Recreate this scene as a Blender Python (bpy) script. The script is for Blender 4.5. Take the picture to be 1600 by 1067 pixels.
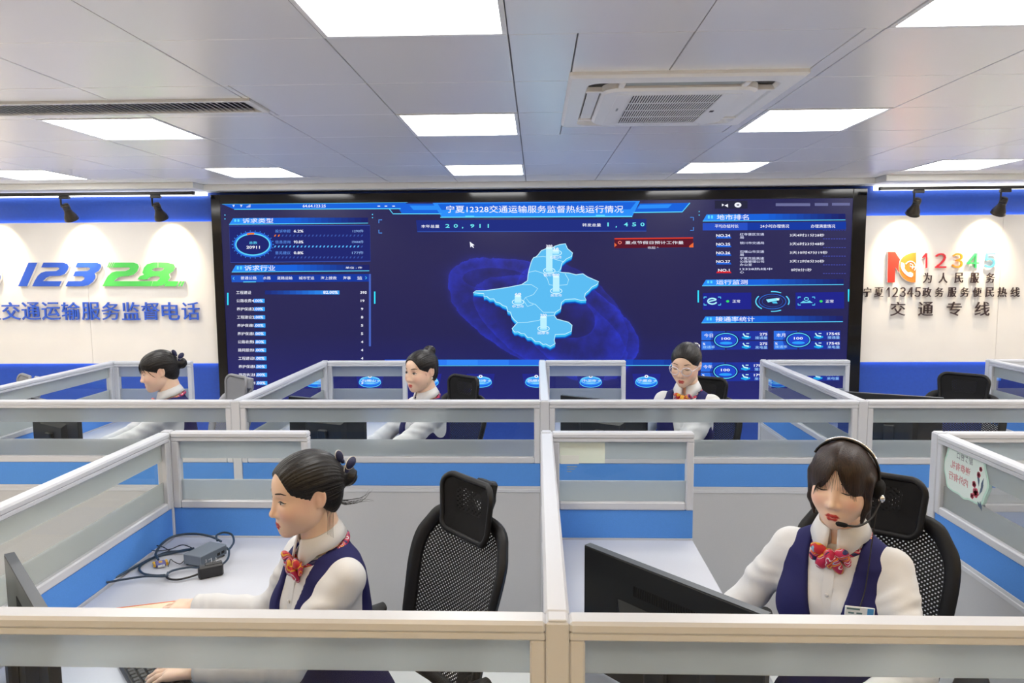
import bpy, bmesh, math, random
import numpy as np
from mathutils import Vector, Matrix, Euler
for _o in list(bpy.data.objects): bpy.data.objects.remove(_o, do_unlink=True)
SC = bpy.context.scene
COL = SC.collection
R = math.radians
PI = math.pi

# ------------------------------------------------------------------ camera, world, exposure
CAM_F, CAM_PITCH, CAM_YAW, CAM_ROLL, CAM_Z = 1140.0, .1019, .0343, -.0064, 1.85
FW = Vector((-math.sin(CAM_YAW)*math.cos(CAM_PITCH), math.cos(CAM_YAW)*math.cos(CAM_PITCH), -math.sin(CAM_PITCH)))
_r = Vector((math.cos(CAM_YAW), math.sin(CAM_YAW), 0)); _u = _r.cross(FW)
CR = _r*math.cos(CAM_ROLL)+_u*math.sin(CAM_ROLL); CU = -_r*math.sin(CAM_ROLL)+_u*math.cos(CAM_ROLL)
cam_data = bpy.data.cameras.new('camera'); cam = bpy.data.objects.new('camera', cam_data); COL.objects.link(cam)
cam_data.sensor_width = 36.0; cam_data.lens = 36.0*CAM_F/1600.0; cam_data.clip_start = .05; cam_data.clip_end = 60
cam.matrix_world = Matrix(((CR.x, CU.x, -FW.x, 0), (CR.y, CU.y, -FW.y, 0), (CR.z, CU.z, -FW.z, CAM_Z), (0, 0, 0, 1)))
SC.camera = cam
world = bpy.data.worlds.new('world'); SC.world = world; world.use_nodes = True
world.node_tree.nodes['Background'].inputs[0].default_value = (.8, .85, 1, 1)
world.node_tree.nodes['Background'].inputs[1].default_value = .0
SC.view_settings.view_transform = 'Standard'; SC.view_settings.look = 'None'
SC.view_settings.gamma = 1.0; SC.view_settings.use_curve_mapping = False
SC.view_settings.exposure = 0.08
PANEL_L = 14.0         # radiance of the ceiling light panels
SCREEN_L = 1.0         # radiance scale of the video wall
SPOT_W = 75.0          # watts of each track spotlight
SC.cycles.max_bounces = 10; SC.cycles.diffuse_bounces = 5; SC.cycles.glossy_bounces = 4
SC.cycles.transmission_bounces = 8; SC.cycles.transparent_max_bounces = 16
SC.cycles.caustics_reflective = False; SC.cycles.caustics_refractive = False
SC.cycles.sample_clamp_indirect = 6.0

def wall_pt(px, py, Y):
    """where the sight line through pixel (px, py) of the 1600x1067 photograph meets the plane y = Y (used to measure the wall)"""
    d = FW + CR*((px-800)/CAM_F) - CU*((py-533.5)/CAM_F)
    t = Y/d.y
    return Vector((d.x*t, Y, CAM_Z+d.z*t))

# ------------------------------------------------------------------ materials
MATS = {}
def mat(name, color=(.8, .8, .8), rough=.5, metal=0., emit=None, es=1., spec=.5, **kw):
    m = bpy.data.materials.new(name); m.use_nodes = True
    b = m.node_tree.nodes['Principled BSDF']
    b.inputs['Base Color'].default_value = (*color, 1); b.inputs['Roughness'].default_value = rough
    b.inputs['Metallic'].default_value = metal; b.inputs['Specular IOR Level'].default_value = spec
    if emit is not None:
        b.inputs['Emission Color'].default_value = (*emit, 1); b.inputs['Emission Strength'].default_value = es
    for k, v in kw.items(): b.inputs[k.replace('_', ' ')].default_value = v
    MATS[name] = m
    return m
def nodes(m): return m.node_tree.nodes, m.node_tree.links, m.node_tree.nodes['Principled BSDF']
def grain(m, scale=60., amt=.08, bump=.0, detail=3., stretch=(1, 1, 1), dist=.002):
    """slight tone variation and fine relief from noise in object space"""
    n, l, b = nodes(m)
    tc = n.new('ShaderNodeTexCoord'); mp = n.new('ShaderNodeMapping'); mp.inputs['Scale'].default_value = stretch
    no = n.new('ShaderNodeTexNoise'); no.inputs['Scale'].default_value = scale; no.inputs['Detail'].default_value = detail
    l.new(tc.outputs['Object'], mp.inputs[0]); l.new(mp.outputs[0], no.inputs['Vector'])
    c = Vector(b.inputs['Base Color'].default_value[:3])
    rp = n.new('ShaderNodeValToRGB')
    rp.color_ramp.elements[0].position = .3; rp.color_ramp.elements[1].position = .7
    rp.color_ramp.elements[0].color = (*[x*(1-amt) for x in c], 1); rp.color_ramp.elements[1].color = (*[min(1, x*(1+amt)) for x in c], 1)
    l.new(no.outputs[0], rp.inputs[0]); l.new(rp.outputs[0], b.inputs['Base Color'])
    if bump:
        bp = n.new('ShaderNodeBump'); bp.inputs['Strength'].default_value = bump; bp.inputs['Distance'].default_value = dist
        l.new(no.outputs[0], bp.inputs['Height']); l.new(bp.outputs[0], b.inputs['Normal'])
    return m
def emitter(name, color, strength):
    m = bpy.data.materials.new(name); m.use_nodes = True
    n = m.node_tree.nodes; n.clear(); e = n.new('ShaderNodeEmission'); o = n.new('ShaderNodeOutputMaterial')
    e.inputs[0].default_value = (*color, 1); e.inputs[1].default_value = strength
    m.node_tree.links.new(e.outputs[0], o.inputs[0]); MATS[name] = m
    return m
def glass_mat(name, rough, tint, diffuse, glossw=1., ior=1.45):
    """thin pane: what passes straight (or blurred) through, a little surface gloss, a little milkiness"""
    m = bpy.data.materials.new(name); m.use_nodes = True
    n = m.node_tree.nodes; l = m.node_tree.links; n.clear()
    o = n.new('ShaderNodeOutputMaterial')
    if rough == 0:
        t = n.new('ShaderNodeBsdfTransparent'); t.inputs[0].default_value = (*tint, 1)
    else:
        t = n.new('ShaderNodeBsdfRefraction'); t.inputs[0].default_value = (*tint, 1); t.inputs['Roughness'].default_value = rough; t.inputs['IOR'].default_value = ior
    d = n.new('ShaderNodeBsdfDiffuse'); d.inputs[0].default_value = (.90, .95, .96, 1)
    tr = n.new('ShaderNodeBsdfTranslucent'); tr.inputs[0].default_value = (.90, .95, .96, 1)
    dm = n.new('ShaderNodeMixShader'); dm.inputs[0].default_value = .82; l.new(d.outputs[0], dm.inputs[1]); l.new(tr.outputs[0], dm.inputs[2])
    mx = n.new('ShaderNodeMixShader'); mx.inputs[0].default_value = diffuse
    l.new(t.outputs[0], mx.inputs[1]); l.new(dm.outputs[0], mx.inputs[2])
    g = n.new('ShaderNodeBsdfGlossy'); g.inputs['Roughness'].default_value = max(.02, rough*.8)
    fr = n.new('ShaderNodeFresnel'); fr.inputs[0].default_value = 1.45
    mu = n.new('ShaderNodeMath'); mu.operation = 'MULTIPLY'; mu.inputs[1].default_value = glossw; l.new(fr.outputs[0], mu.inputs[0])
    m2 = n.new('ShaderNodeMixShader'); l.new(mu.outputs[0], m2.inputs[0]); l.new(mx.outputs[0], m2.inputs[1]); l.new(g.outputs[0], m2.inputs[2])
    l.new(m2.outputs[0], o.inputs[0]); MATS[name] = m
    return m

# ------------------------------------------------------------------ mesh building
class MB:
    def __init__(s): s.v = []; s.f = []; s.sm = []
    def add(s, vs, fs, smooth=False, M=None):
        b = len(s.v)
        s.v += [tuple(M @ Vector(p)) for p in vs] if M is not None else [tuple(p) for p in vs]
        s.f += [tuple(i+b for i in f) for f in fs]; s.sm += [smooth]*len(fs)
        return s
    def box(s, x0, x1, y0, y1, z0, z1, bev=0., M=None):
        if bev <= 0:
            vs = [(x, y, z) for x in (x0, x1) for y in (y0, y1) for z in (z0, z1)]
            return s.add(vs, [(0, 1, 3, 2), (4, 6, 7, 5), (0, 4, 5, 1), (2, 3, 7, 6), (0, 2, 6, 4), (1, 5, 7, 3)], False, M)
        X, Y, Z = (x0, x1), (y0, y1), (z0, z1); vs = []; ix = {}
        for i in (0, 1):
            for j in (0, 1):
                for k in (0, 1):
                    sx, sy, sz = 1-2*i, 1-2*j, 1-2*k
                    for a in range(3):
                        p = [X[i]+sx*bev, Y[j]+sy*bev, Z[k]+sz*bev]; p[a] = (X[i], Y[j], Z[k])[a]
                        ix[i, j, k, a] = len(vs); vs.append(tuple(p))
        cx = Vector(((x0+x1)/2, (y0+y1)/2, (z0+z1)/2)); fs = []
        def face(ids):
            a, b, c = (Vector(vs[q]) for q in ids[:3]); nrm = (b-a).cross(c-a); mid = sum((Vector(vs[q]) for q in ids), Vector())/len(ids)
            fs.append(tuple(ids) if nrm.dot(mid-cx) > 0 else tuple(reversed(ids)))
        for t in (0, 1):
            face([ix[t, 0, 0, 0], ix[t, 1, 0, 0], ix[t, 1, 1, 0], ix[t, 0, 1, 0]])
            face([ix[0, t, 0, 1], ix[1, t, 0, 1], ix[1, t, 1, 1], ix[0, t, 1, 1]])
            face([ix[0, 0, t, 2], ix[1, 0, t, 2], ix[1, 1, t, 2], ix[0, 1, t, 2]])
        for a in (0, 1):
            for b in (0, 1):
                face([ix[a, b, 0, 0], ix[a, b, 1, 0], ix[a, b, 1, 1], ix[a, b, 0, 1]])
                face([ix[a, 0, b, 0], ix[a, 1, b, 0], ix[a, 1, b, 2], ix[a, 0, b, 2]])
                face([ix[0, a, b, 1], ix[1, a, b, 1], ix[1, a, b, 2], ix[0, a, b, 2]])
                for c in (0, 1): face([ix[a, b, c, 0], ix[a, b, c, 1], ix[a, b, c, 2]])
        return s.add(vs, fs, False, M)
    def prism(s, poly, z0, z1, M=None):
        """polygon in local x, y pushed out from z0 to z1"""
        n = len(poly)
        ar = sum(poly[i][0]*poly[(i+1) % n][1]-poly[(i+1) % n][0]*poly[i][1] for i in range(n))
        if ar < 0: poly = poly[::-1]
        vs = [(x, y, z0) for x, y in poly]+[(x, y, z1) for x, y in poly]
        fs = [tuple(range(n-1, -1, -1)), tuple(range(n, 2*n))]+[(i, (i+1) % n, n+(i+1) % n, n+i) for i in range(n)]
        return s.add(vs, fs, False, M)
    def grid(s, rows, closed=False, smooth=True, M=None):
        """rows: list of equally long point lists"""
        m = len(rows); n = len(rows[0]); vs = [p for r in rows for p in r]; fs = []
        for i in range(m-1):
            for j in range(n if closed else n-1):
                k = (j+1) % n
                fs.append((i*n+j, i*n+k, (i+1)*n+k, (i+1)*n+j))
        return s.add(vs, fs, smooth, M)
    def tube(s, pts, r, n=8, closed=False, flat=1., up=None, M=None):
        pts = [Vector(p) for p in pts]; m = len(pts)
        rs = r if isinstance(r, (list, tuple)) else [r]*m
        rows = []; nv = None
        for i, p in enumerate(pts):
            if closed: t = pts[(i+1) % m]-pts[i-1]
            else: t = pts[min(i+1, m-1)]-pts[max(i-1, 0)]
            t.normalize()
            if up is not None: nv = Vector(up)-t*Vector(up).dot(t)
            elif nv is None:
                a = Vector((0, 0, 1)) if abs(t.z) < .9 else Vector((1, 0, 0)); nv = a-t*a.dot(t)
            else: nv = nv-t*nv.dot(t)
            nv.normalize(); b = t.cross(nv)
            rows.append([p+(nv*math.cos(2*PI*k/n)*flat+b*math.sin(2*PI*k/n))*rs[i] for k in range(n)])
        if closed: rows.append(rows[0])
        s.grid([r_[::-1] for r_ in rows], closed=True, smooth=True, M=M)
        if not closed:
            b0 = len(s.v)-m*n
            s.f.append(tuple(b0+k for k in range(n))); s.sm.append(False)
            s.f.append(tuple(b0+(m-1)*n+n-1-k for k in range(n))); s.sm.append(False)
        return s
    def lathe(s, prof, n=20, M=None, smooth=True):
        rows = [[(r_*math.cos(2*PI*k/n), r_*math.sin(2*PI*k/n), z) for k in range(n)] for r_, z in prof]
        s.grid(rows, closed=True, smooth=smooth, M=M)
        b0 = len(s.v)-len(prof)*n
        if prof[0][0] > 1e-5: s.f.append(tuple(b0+n-1-k for k in range(n))); s.sm.append(False)
        if prof[-1][0] > 1e-5: s.f.append(tuple(b0+(len(prof)-1)*n+k for k in range(n))); s.sm.append(False)
        return s
    def ball(s, c, r, n=14, M=None, m=None):
        m = m or n//2+1; r = (r, r, r) if not isinstance(r, (tuple, list)) else r
        rows = [[(c[0]+r[0]*math.sin(PI*i/m)*math.cos(2*PI*k/n), c[1]+r[1]*math.sin(PI*i/m)*math.sin(2*PI*k/n), c[2]-r[2]*math.cos(PI*i/m)) for k in range(n)] for i in range(m+1)]
        return s.grid(rows, closed=True, smooth=True, M=M)
    def mesh(s, name):
        me = bpy.data.meshes.new(name); me.from_pydata(s.v, [], s.f)
        me.polygons.foreach_set('use_smooth', s.sm); me.update()
        return me
    def build(s, name, material, parent=None, loc=None):
        return link(name, s.mesh(name), material, parent, loc)
def link(name, me, material=None, parent=None, loc=None):
    o = bpy.data.objects.new(name, me); COL.objects.link(o)
    if material is not None:
        me.materials.clear(); me.materials.append(MATS[material] if isinstance(material, str) else material)
    if parent is not None: o.parent = parent
    if loc is not None: o.location = loc
    return o
def tag(o, label=None, cat=None, group=None, kind=None):
    if label: o['label'] = label
    if cat: o['category'] = cat
    if group: o['group'] = group
    if kind: o['kind'] = kind
    return o
def empty(name, loc=(0, 0, 0), rz=0., label=None, cat=None, group=None, kind=None):
    o = bpy.data.objects.new(name, None); COL.objects.link(o); o.location = loc; o.rotation_euler = (0, 0, rz)
    o.empty_display_size = .1
    return tag(o, label, cat, group, kind)
def copy_tree(o, parent=None):
    c = o.copy(); COL.objects.link(c)
    if parent is not None: c.parent = parent
    for ch in list(o.children): copy_tree(ch, c)
    return c
def bx(name, m, x0, x1, y0, y1, z0, z1, parent=None, bev=0.):
    return MB().box(x0, x1, y0, y1, z0, z1, bev).build(name, m, parent)
def lin(h):
    """#rrggbb -> linear rgb"""
    h = h.lstrip('#'); c = [int(h[i:i+2], 16)/255 for i in (0, 2, 4)]
    return tuple(x/12.92 if x <= .04045 else ((x+.055)/1.055)**2.4 for x in c)

# text as mesh data: vertices in (x, y) with extrusion along z
_TEXT = {}
def text_geo(txt, extrude=0., bold=0., shear=0., res=2):
    key = (txt, extrude, bold, shear, res)
    if key in _TEXT: return _TEXT[key]
    cu = bpy.data.curves.new('t', 'FONT'); cu.body = txt; cu.size = 1.; cu.extrude = extrude; cu.offset = bold; cu.shear = shear; cu.resolution_u = res
    o = bpy.data.objects.new('t', cu); COL.objects.link(o)
    dg = bpy.context.evaluated_depsgraph_get(); dg.update()
    me = bpy.data.meshes.new_from_object(o.evaluated_get(dg))
    vs = np.array([v.co[:] for v in me.vertices]) if len(me.vertices) else np.zeros((0, 3)); fs = [tuple(p.vertices) for p in me.polygons]
    bpy.data.objects.remove(o); bpy.data.meshes.remove(me); bpy.data.curves.remove(cu)
    _TEXT[key] = (vs, fs)
    return vs, fs
# ------------------------------------------------------------------ room materials
ZC = 2.595            # ceiling height
YW = 6.72             # face of the end wall
YS = 6.60             # face of the video wall
grain(mat('floor_grey', lin('#e6e6e4'), .35), 3, .05)
mat('ceiling_metal', lin('#f6f6f6'), .27, metal=.12, spec=.8)
mat('ceiling_joint', lin('#8b8e96'), .7)
mat('cornice_white', lin('#ecebe6'), .5)
grain(mat('wall_blue', lin('#1c49ab'), .55), 40, .05)
grain(mat('panel_cream', lin('#e2ddd6'), .5, spec=.3), 3, .02)
grain(mat('wall_plain', lin('#d8d4cc'), .8), 5, .03)
grain(mat('wall_rear', lin('#b89a63'), .7), 5, .06)
emitter('light_panel', (1, .985, .96), PANEL_L); emitter('light_panel_warm', (1, .73, .40), PANEL_L*.55)  # warm tint of the unseen rear panels added to tan faces turned to the camera
emitter('cove_led', (1, .97, .92), 5.0)
emitter('halo_led', (.55, .72, 1), 13)
mat('light_frame', lin('#e4e6ea'), .4)
mat('ac_white', lin('#f0f1f3'), .4); mat('ac_dark', (.02, .02, .022), .6); mat('ac_grey', lin('#9aa3a6'), .5)
mat('grille_grey', lin('#dadbdd'), .45)
mat('grille_back', (.10, .10, .11), .7); mat('track_black', (.012, .011, .010), .4); mat('lamp_bronze', (.035, .028, .020), .35, metal=.5)
emitter('lamp_glow', (1, .86, .62), 14)
mat('bezel_black', (.006, .006, .007), .10, spec=.35)

# ------------------------------------------------------------------ shell
XL, XR, YB = -6.6, 6.6, -3.2
tag(bx('floor', 'floor_grey', XL, XR, YB, YW+.2, -.1, 0), kind='structure')
ceil = tag(bx('ceiling', 'ceiling_joint', XL, XR, YB, YW+.2, ZC+.012, ZC+.12), kind='structure')
tag(bx('wall_left', 'wall_plain', XL-.12, XL, YB, YW+.2, 0, ZC+.1), kind='structure')
tag(bx('wall_right', 'wall_plain', XR, XR+.12, YB, YW+.2, 0, ZC+.1), kind='structure')
tag(bx('wall_rear', 'wall_rear', XL, XR, YB-.12, YB, 0, ZC+.1), kind='structure')
wall = tag(bx('wall_front', 'wall_blue', XL, XR, YW, YW+.2, 0, ZC+.1), kind='structure')
PX0, PY0, T = -.69, 3.64, .6      # ceiling grid
lights = {(c, r_) for c in range(-9, 10, 3) for r_ in (-9, -6, -3, 0, 3)}
AC = (.135, 1.045, 2.915, 3.915)
GR = (-4.4, -1.262, 3.262, 3.512)
def cut(c, r_):
    x0, x1, y0, y1 = PX0+c*T, PX0+c*T+T, PY0+r_*T, PY0+r_*T+T
    rects = [(x0, x1, y0, y1)]
    for (a, b, e, f) in (AC, GR):
        out = []
        for (p, q, s, t) in rects:
            if a >= q or b <= p or e >= t or f <= s: out.append((p, q, s, t)); continue
            if p < a: out.append((p, a, s, t))
            if b < q: out.append((b, q, s, t))
            m0, m1 = max(p, a), min(q, b)
            if s < e: out.append((m0, m1, s, e))
            if f < t: out.append((m0, m1, f, t))
        rects = out
    return rects
tile_me = None
for c in range(-8, 9):
    for r_ in range(-2, 5):
        if (c, r_) in lights: continue
        rc = cut(c, r_)
        if len(rc) == 1 and abs(rc[0][1]-rc[0][0]-T) < 1e-6 and abs(rc[0][3]-rc[0][2]-T) < 1e-6:
            if tile_me is None: tile_me = MB().box(.0028, T-.0028, .0028, T-.0028, 0, .012, .0015).mesh('ceiling_tile')
            link('ceiling_tile', tile_me, 'ceiling_metal' if not tile_me.materials else None, ceil, (PX0+c*T, PY0+r_*T, ZC))
        else:
            m = MB()
            for (a, b, e, f) in rc:
                if b-a > .01 and f-e > .01: m.box(a+.0028, b-.0028, e+.0028, f-.0028, ZC, ZC+.012, .0012)
            if m.v: m.build('ceiling_tile', 'ceiling_metal', ceil)
# beyond what the lens takes in, plain sheets of the same ceiling
m = MB()
for c in list(range(-10, -8))+list(range(9, 13)):
    for r_ in range(-2, 5):
        if (c, r_) not in lights: m.box(PX0+c*T+.002, PX0+c*T+T-.002, PY0+r_*T+.002, PY0+r_*T+T-.002, ZC, ZC+.012)
for c in range(-10, 13):
    for r_ in range(-12, -2):
        if (c, r_) not in lights: m.box(PX0+c*T+.002, PX0+c*T+T-.002, PY0+r_*T+.002, PY0+r_*T+T-.002, ZC, ZC+.012)
m.build('ceiling_tiles_outer', 'ceiling_metal', ceil)['kind'] = 'stuff'
# light panels let into the grid
where = {(0, -3): 'at the top edge of the photo', (0, 0): 'just left of the cassette air conditioner', (0, 3): 'in the back row, over the middle of the video wall',
         (-3, 0): 'below the slotted air grille on the left', (-3, 3): 'in the back row, above the left end of the video wall', (-6, 3): 'in the back row at the left edge over the 12328 sign',
         (3, 0): 'just right of the cassette air conditioner', (3, 3): 'in the back row, above the right end of the video wall', (6, 3): 'in the back row at the right, over the 12345 sign',
         (3, -3): 'at the top right corner of the photo'}
lp_me = lf_me = None
for (c, r_) in sorted(lights):
    x, y = PX0+c*T, PY0+r_*T
    if y < YB or x < XL or x+T > XR: continue
    seen = (c, r_) in where
    t = empty('ceiling_light', (x+T/2, y+T/2, ZC), 0, 'square white ceiling light '+where[c, r_] if seen else ('warm' if r_ <= -6 else 'white')+' square light panel out of view, '+['first', 'second', 'third', 'fourth', 'fifth', 'sixth', 'seventh'][(c+9)//3]+' from left, '+{3: 'back', 0: 'second', -3: 'third', -6: 'fourth', -9: 'last'}[r_]+' row', 'ceiling light', 'square ceiling light panels')
    if lp_me is None:
        lp_me = [MB().box(-.281, .281, -.281, .281, .002, .008).mesh('diffuser') for _ in (0, 1)]; fr = MB()
        lp_me[0].materials.append(MATS['light_panel']); lp_me[1].materials.append(MATS['light_panel_warm'])
        for s in (-1, 1):
            fr.box(-.298, .298, min(s*.281, s*.298), max(s*.281, s*.298), -.003, .012, .001); fr.box(min(s*.281, s*.298), max(s*.281, s*.298), -.281, .281, -.003, .012, .001)
        lf_me = fr.mesh('frame')
    link('diffuser', lp_me[1 if r_ <= -6 else 0], None, t); link('frame', lf_me, 'light_frame' if not lf_me.materials else None, t)
# cornice, cove light and the blue band with the cream panels
tag(MB().box(XL, -2.96, YW-.42, YW, 2.545, ZC, .004).box(-2.96, 2.92, YW-.22, YW, 2.545, ZC, .004).box(2.92, XR, YW-.42, YW, 2.545, ZC, .004).build('trim_1', 'cornice_white'), kind='structure')
led = bx('cove_light_strip', 'cove_led', XL, -3.02, YW-.035, YW-.012, 2.518, 2.543)
tag(led, 'glowing white strip of cove light along the ceiling left of the video wall', 'light strip')
led = bx('cove_light_strip', 'cove_led', 3.0, XR, YW-.035, YW-.012, 2.505, 2.543)
tag(led, 'glowing white strip of cove light along the ceiling right of the video wall', 'light strip')
for nm, a, b, lab in (('sign_board', XL+.02, -2.952, 'left'), ('sign_board', 2.906, XR-.02, 'right')):
    p = MB(); xs = [a]
    k = -2.952 if lab == 'left' else 2.97; step = 1.22
    lab_t = 'wide cream panel board behind the blue and green 12328 sign' if lab == 'left' else 'wide cream panel board behind the coloured 12345 sign'
    t = empty(nm, ((a+b)/2, YW-.05, .97), 0, lab_t, 'wall panel')
    n = int((b-a)/step+.999)
    for i in range(n):
        x0 = a+i*step if lab == 'right' else b-(i+1)*step
        x1 = min(x0+step, b); x0 = max(x0, a)
        bx('board_panel', 'panel_cream', x0-(a+b)/2+.001, x1-(a+b)/2-.001, 0, .022, 0, 1.312, t, .0015)
    bx('halo_strip', 'halo_led', a-(a+b)/2+.05, b-(a+b)/2-.05, .030, .044, .012, .020, t)
    bx('halo_strip', 'halo_led', a-(a+b)/2+.05, b-(a+b)/2-.05, .030, .044, 1.292, 1.300, t)
    bx('batten', 'wall_plain', a-(a+b)/2+.05, b-(a+b)/2-.05, .022, .05, .1, 1.2, t)

# ------------------------------------------------------------------ slot grille in the ceiling on the left
gr = empty('air_grille', ((GR[0]+GR[1])/2, (GR[2]+GR[3])/2, ZC), 0, 'long grey slotted air grille set in the ceiling on the left', 'air vent')
gw, gd = (GR[1]-GR[0])/2, (GR[3]-GR[2])/2
f_ = MB()
for s in (-1, 1):
    f_.box(-gw, gw, min(s*gd, s*(gd-.022)), max(s*gd, s*(gd-.022)), -.012, .01, .002); f_.box(min(s*gw, s*(gw-.03)), max(s*gw, s*(gw-.03)), -gd+.022, gd-.022, -.012, .01, .002)
f_.build('frame', 'grille_grey', gr)
bx('backing', 'grille_back', -gw+.02, gw-.02, -gd+.02, gd-.02, .008, .011, gr)
sl_me = None; x = gw-.05
while x > -gw+.04:
    if sl_me is None:
        sl = MB(); M = Matrix.Rotation(R(31), 4, 'Y'); sl.box(-.0115, .0115, -gd+.022, gd-.022, -.0010, .0010, 0, M); sl_me = sl.mesh('slat')
    link('slat', sl_me, 'grille_grey' if not sl_me.materials else None, gr, (x, 0, -.001)); x -= .0265

# ------------------------------------------------------------------ cassette air conditioner
ac = empty('air_conditioner', ((AC[0]+AC[1])/2, (AC[2]+AC[3])/2, ZC), 0, 'white square four-way cassette air conditioner set in the ceiling', 'air conditioner')
hw = (AC[1]-AC[0])/2+.006; hd = (AC[3]-AC[2])/2+.006
def rrect(a, b, r_, n=6):
    P = []
    for cx, cy, a0 in ((a-r_, b-r_, 0), (-a+r_, b-r_, 90), (-a+r_, -b+r_, 180), (a-r_, -b+r_, 270)):
        for k in range(n+1): P.append((cx+r_*math.cos(R(a0+90*k/n)), cy+r_*math.sin(R(a0+90*k/n))))
    return P
def ring_mesh(loops):
    mb = MB(); mb.grid([[(x, y, z) for x, y in L_] for L_, z in loops], closed=True, smooth=False); return mb
outer = ring_mesh([(rrect(hw, hd, .02), .002), (rrect(hw, hd, .02), -.012), (rrect(hw-.012, hd-.012, .02), -.022), (rrect(hw-.075, hd-.075, .06), -.026), (rrect(hw-.085, hd-.085, .06), -.010), (rrect(hw-.085, hd-.085, .06), .0)])
outer.f = [f[::-1] for f in outer.f]
outer.build('face_panel', 'ac_white', ac)
bx('duct', 'ac_dark', -hw+.08, hw-.08, -hd+.08, hd-.08, -.006, .004, ac)
cen = MB(); ih, iv = hw-.155, hd-.155
cen = ring_mesh([(rrect(ih+.012, iv+.012, .07), -.004), (rrect(ih+.012, iv+.012, .07), -.030), (rrect(ih, iv, .065), -.040), (rrect(ih-.055, iv-.055, .03), -.043)])
cen.f = [f[::-1] for f in cen.f]; cen.build('centre_panel', 'ac_white', ac)
for k in range(4):
    M = Matrix.Rotation(k*PI/2, 4, 'Z'); d = (hd if k % 2 == 0 else hw)-.112; w = (hw if k % 2 == 0 else hd)
    b = MB(); b.box(-w+.23, w-.23, d-.026, d+.026, -.022, -.018, .0015, M @ Matrix.Translation((0, 0, 0))); b.build('louver', 'ac_white' if k != 2 else 'ac_grey', ac)
    for s in (-1, 1): MB().box(s*(w-.215)-.012, s*(w-.215)+.012, d-.036, d+.036, -.030, -.006, .003, M).build('louver_bracket', 'ac_white', ac)
gi = empty('intake_grille', (0, 0, 0)); gi.parent = ac
bx('intake_back', 'ac_dark', -ih+.05, ih-.05, -iv+.05, iv-.05, -.034, -.030, gi)
gx0, gx1, gy = -ih+.115, ih-.125, iv-.06
fr = MB(); fr.box(-ih+.05, gx0, -iv+.05, iv-.05, -.044, -.0415); fr.box(gx1, ih-.05, -iv+.05, iv-.05, -.044, -.0415); fr.box(gx0, gx1, gy, iv-.05, -.044, -.0415); fr.box(gx0, gx1, -iv+.05, -gy, -.044, -.0415)
fr.build('intake_frame', 'ac_white', gi)
bar = None; n = 34
for k in range(n+1):
    if bar is None: bar = MB().box(-.0027, .0027, -gy, gy, -.0440, -.0425).mesh('grille_bar')
    link('grille_bar', bar, 'ac_white' if not bar.materials else None, gi, (gx0+(gx1-gx0)*k/n, 0, 0))
for k in range(1, 4): bx('grille_crossbar', 'ac_white', gx0, gx1, -gy+2*gy*k/4-.005, -gy+2*gy*k/4+.005, -.0445, -.0425, gi)
bx('receiver_window', 'ac_dark', ih-.105, ih-.088, .02, .05, -.0455, -.043, ac)
bx('brand_mark', 'ac_grey', -ih+.075, -ih+.083, -.05, .0, -.0452, -.044, ac)

# ------------------------------------------------------------------ track spotlights
def spot_track(x0, x1, heads, y, z, where):
    t = empty('lighting_track', ((x0+x1)/2, y, z), 0, 'thin black lighting track under the cornice '+where, 'lighting track')
    bx('rail', 'track_black', x0-(x0+x1)/2, x1-(x0+x1)/2, -.017, .017, -.006, .020, t, .002)
    bx('end_cap', 'track_black', (x1-x0)/2 if where.startswith('left') else -(x1-x0)/2-.02, (x1-x0)/2+.02 if where.startswith('left') else -(x1-x0)/2, -.019, .019, -.008, .021, t, .002)
    for i, (hx, lab) in enumerate(heads):
        h = empty('track_spotlight', (hx, y, z-.006), 0, lab, 'spotlight', 'track spotlights')
        bx('adapter', 'track_black', -.045, .045, -.016, .016, -.028, -.002, h, .003)
        s = MB(); s.tube([(-.035, 0, -.025), (-.035, 0, -.075), (-.034, .004, -.095), (-.02, .008, -.10)], .008, 8); s.build('arm', 'track_black', h)
        ax = Vector((0, .56, -.83)).normalized(); q = Vector((0, 0, -1)).rotation_difference(ax).to_matrix().to_4x4()
        M = Matrix.Translation((0, .0, -.075)) @ q
        b = MB(); b.lathe([(.0, .0), (.026, .0), (.029, -.012), (.029, -.05), (.033, -.075), (.052, -.118), (.060, -.150), (.056, -.150), (.048, -.118), (.026, -.085), (0, -.085)], 24, M); b.build('lamp_head', 'lamp_bronze', h)
        c = MB()
        for k in range(3): c.lathe([(.0295, -.014-.012*k), (.0315, -.016-.012*k), (.0315, -.020-.012*k), (.0295, -.022-.012*k)], 20, M)
        c.build('cooling_fins', 'track_black', h)
        g = MB(); g.lathe([(0, -.1005), (.034, -.1005), (.034, -.098), (0, -.098)], 18, M); g.build('lens', 'lamp_glow', h)
        ld = bpy.data.lights.new('beam', 'SPOT'); ld.energy = SPOT_W; ld.color = (1, .80, .52); ld.spot_size = R(80); ld.spot_blend = 1.0; ld.shadow_soft_size = .03
        lo = bpy.data.objects.new('beam', ld); COL.objects.link(lo); lo.parent = h
        p0 = M @ Vector((0, 0, -.105)); lo.location = p0; lo.rotation_euler = ax.to_track_quat('-Z', 'Y').to_euler()
YT = 6.40
spot_track(-6.3, -3.02, [(-5.78, 'black track spotlight left of the photo frame'), (-4.97, 'black track spotlight just beyond the left edge of the photo'), (-4.165, 'black bell-shaped track spotlight above the blue 123 of the left sign'), (-3.345, 'black bell-shaped track spotlight above the green 28 of the left sign')], YT, 2.505, 'left of the video wall')
spot_track(2.93, 6.3, [(3.24, 'black bell-shaped track spotlight above the red square logo on the right'), (3.96, 'black bell-shaped track spotlight at the right edge of the photo'), (4.75, 'black track spotlight right of the photo frame'), (5.5, 'black track spotlight far right of the photo frame')], YT, 2.485, 'right of the video wall')
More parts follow.
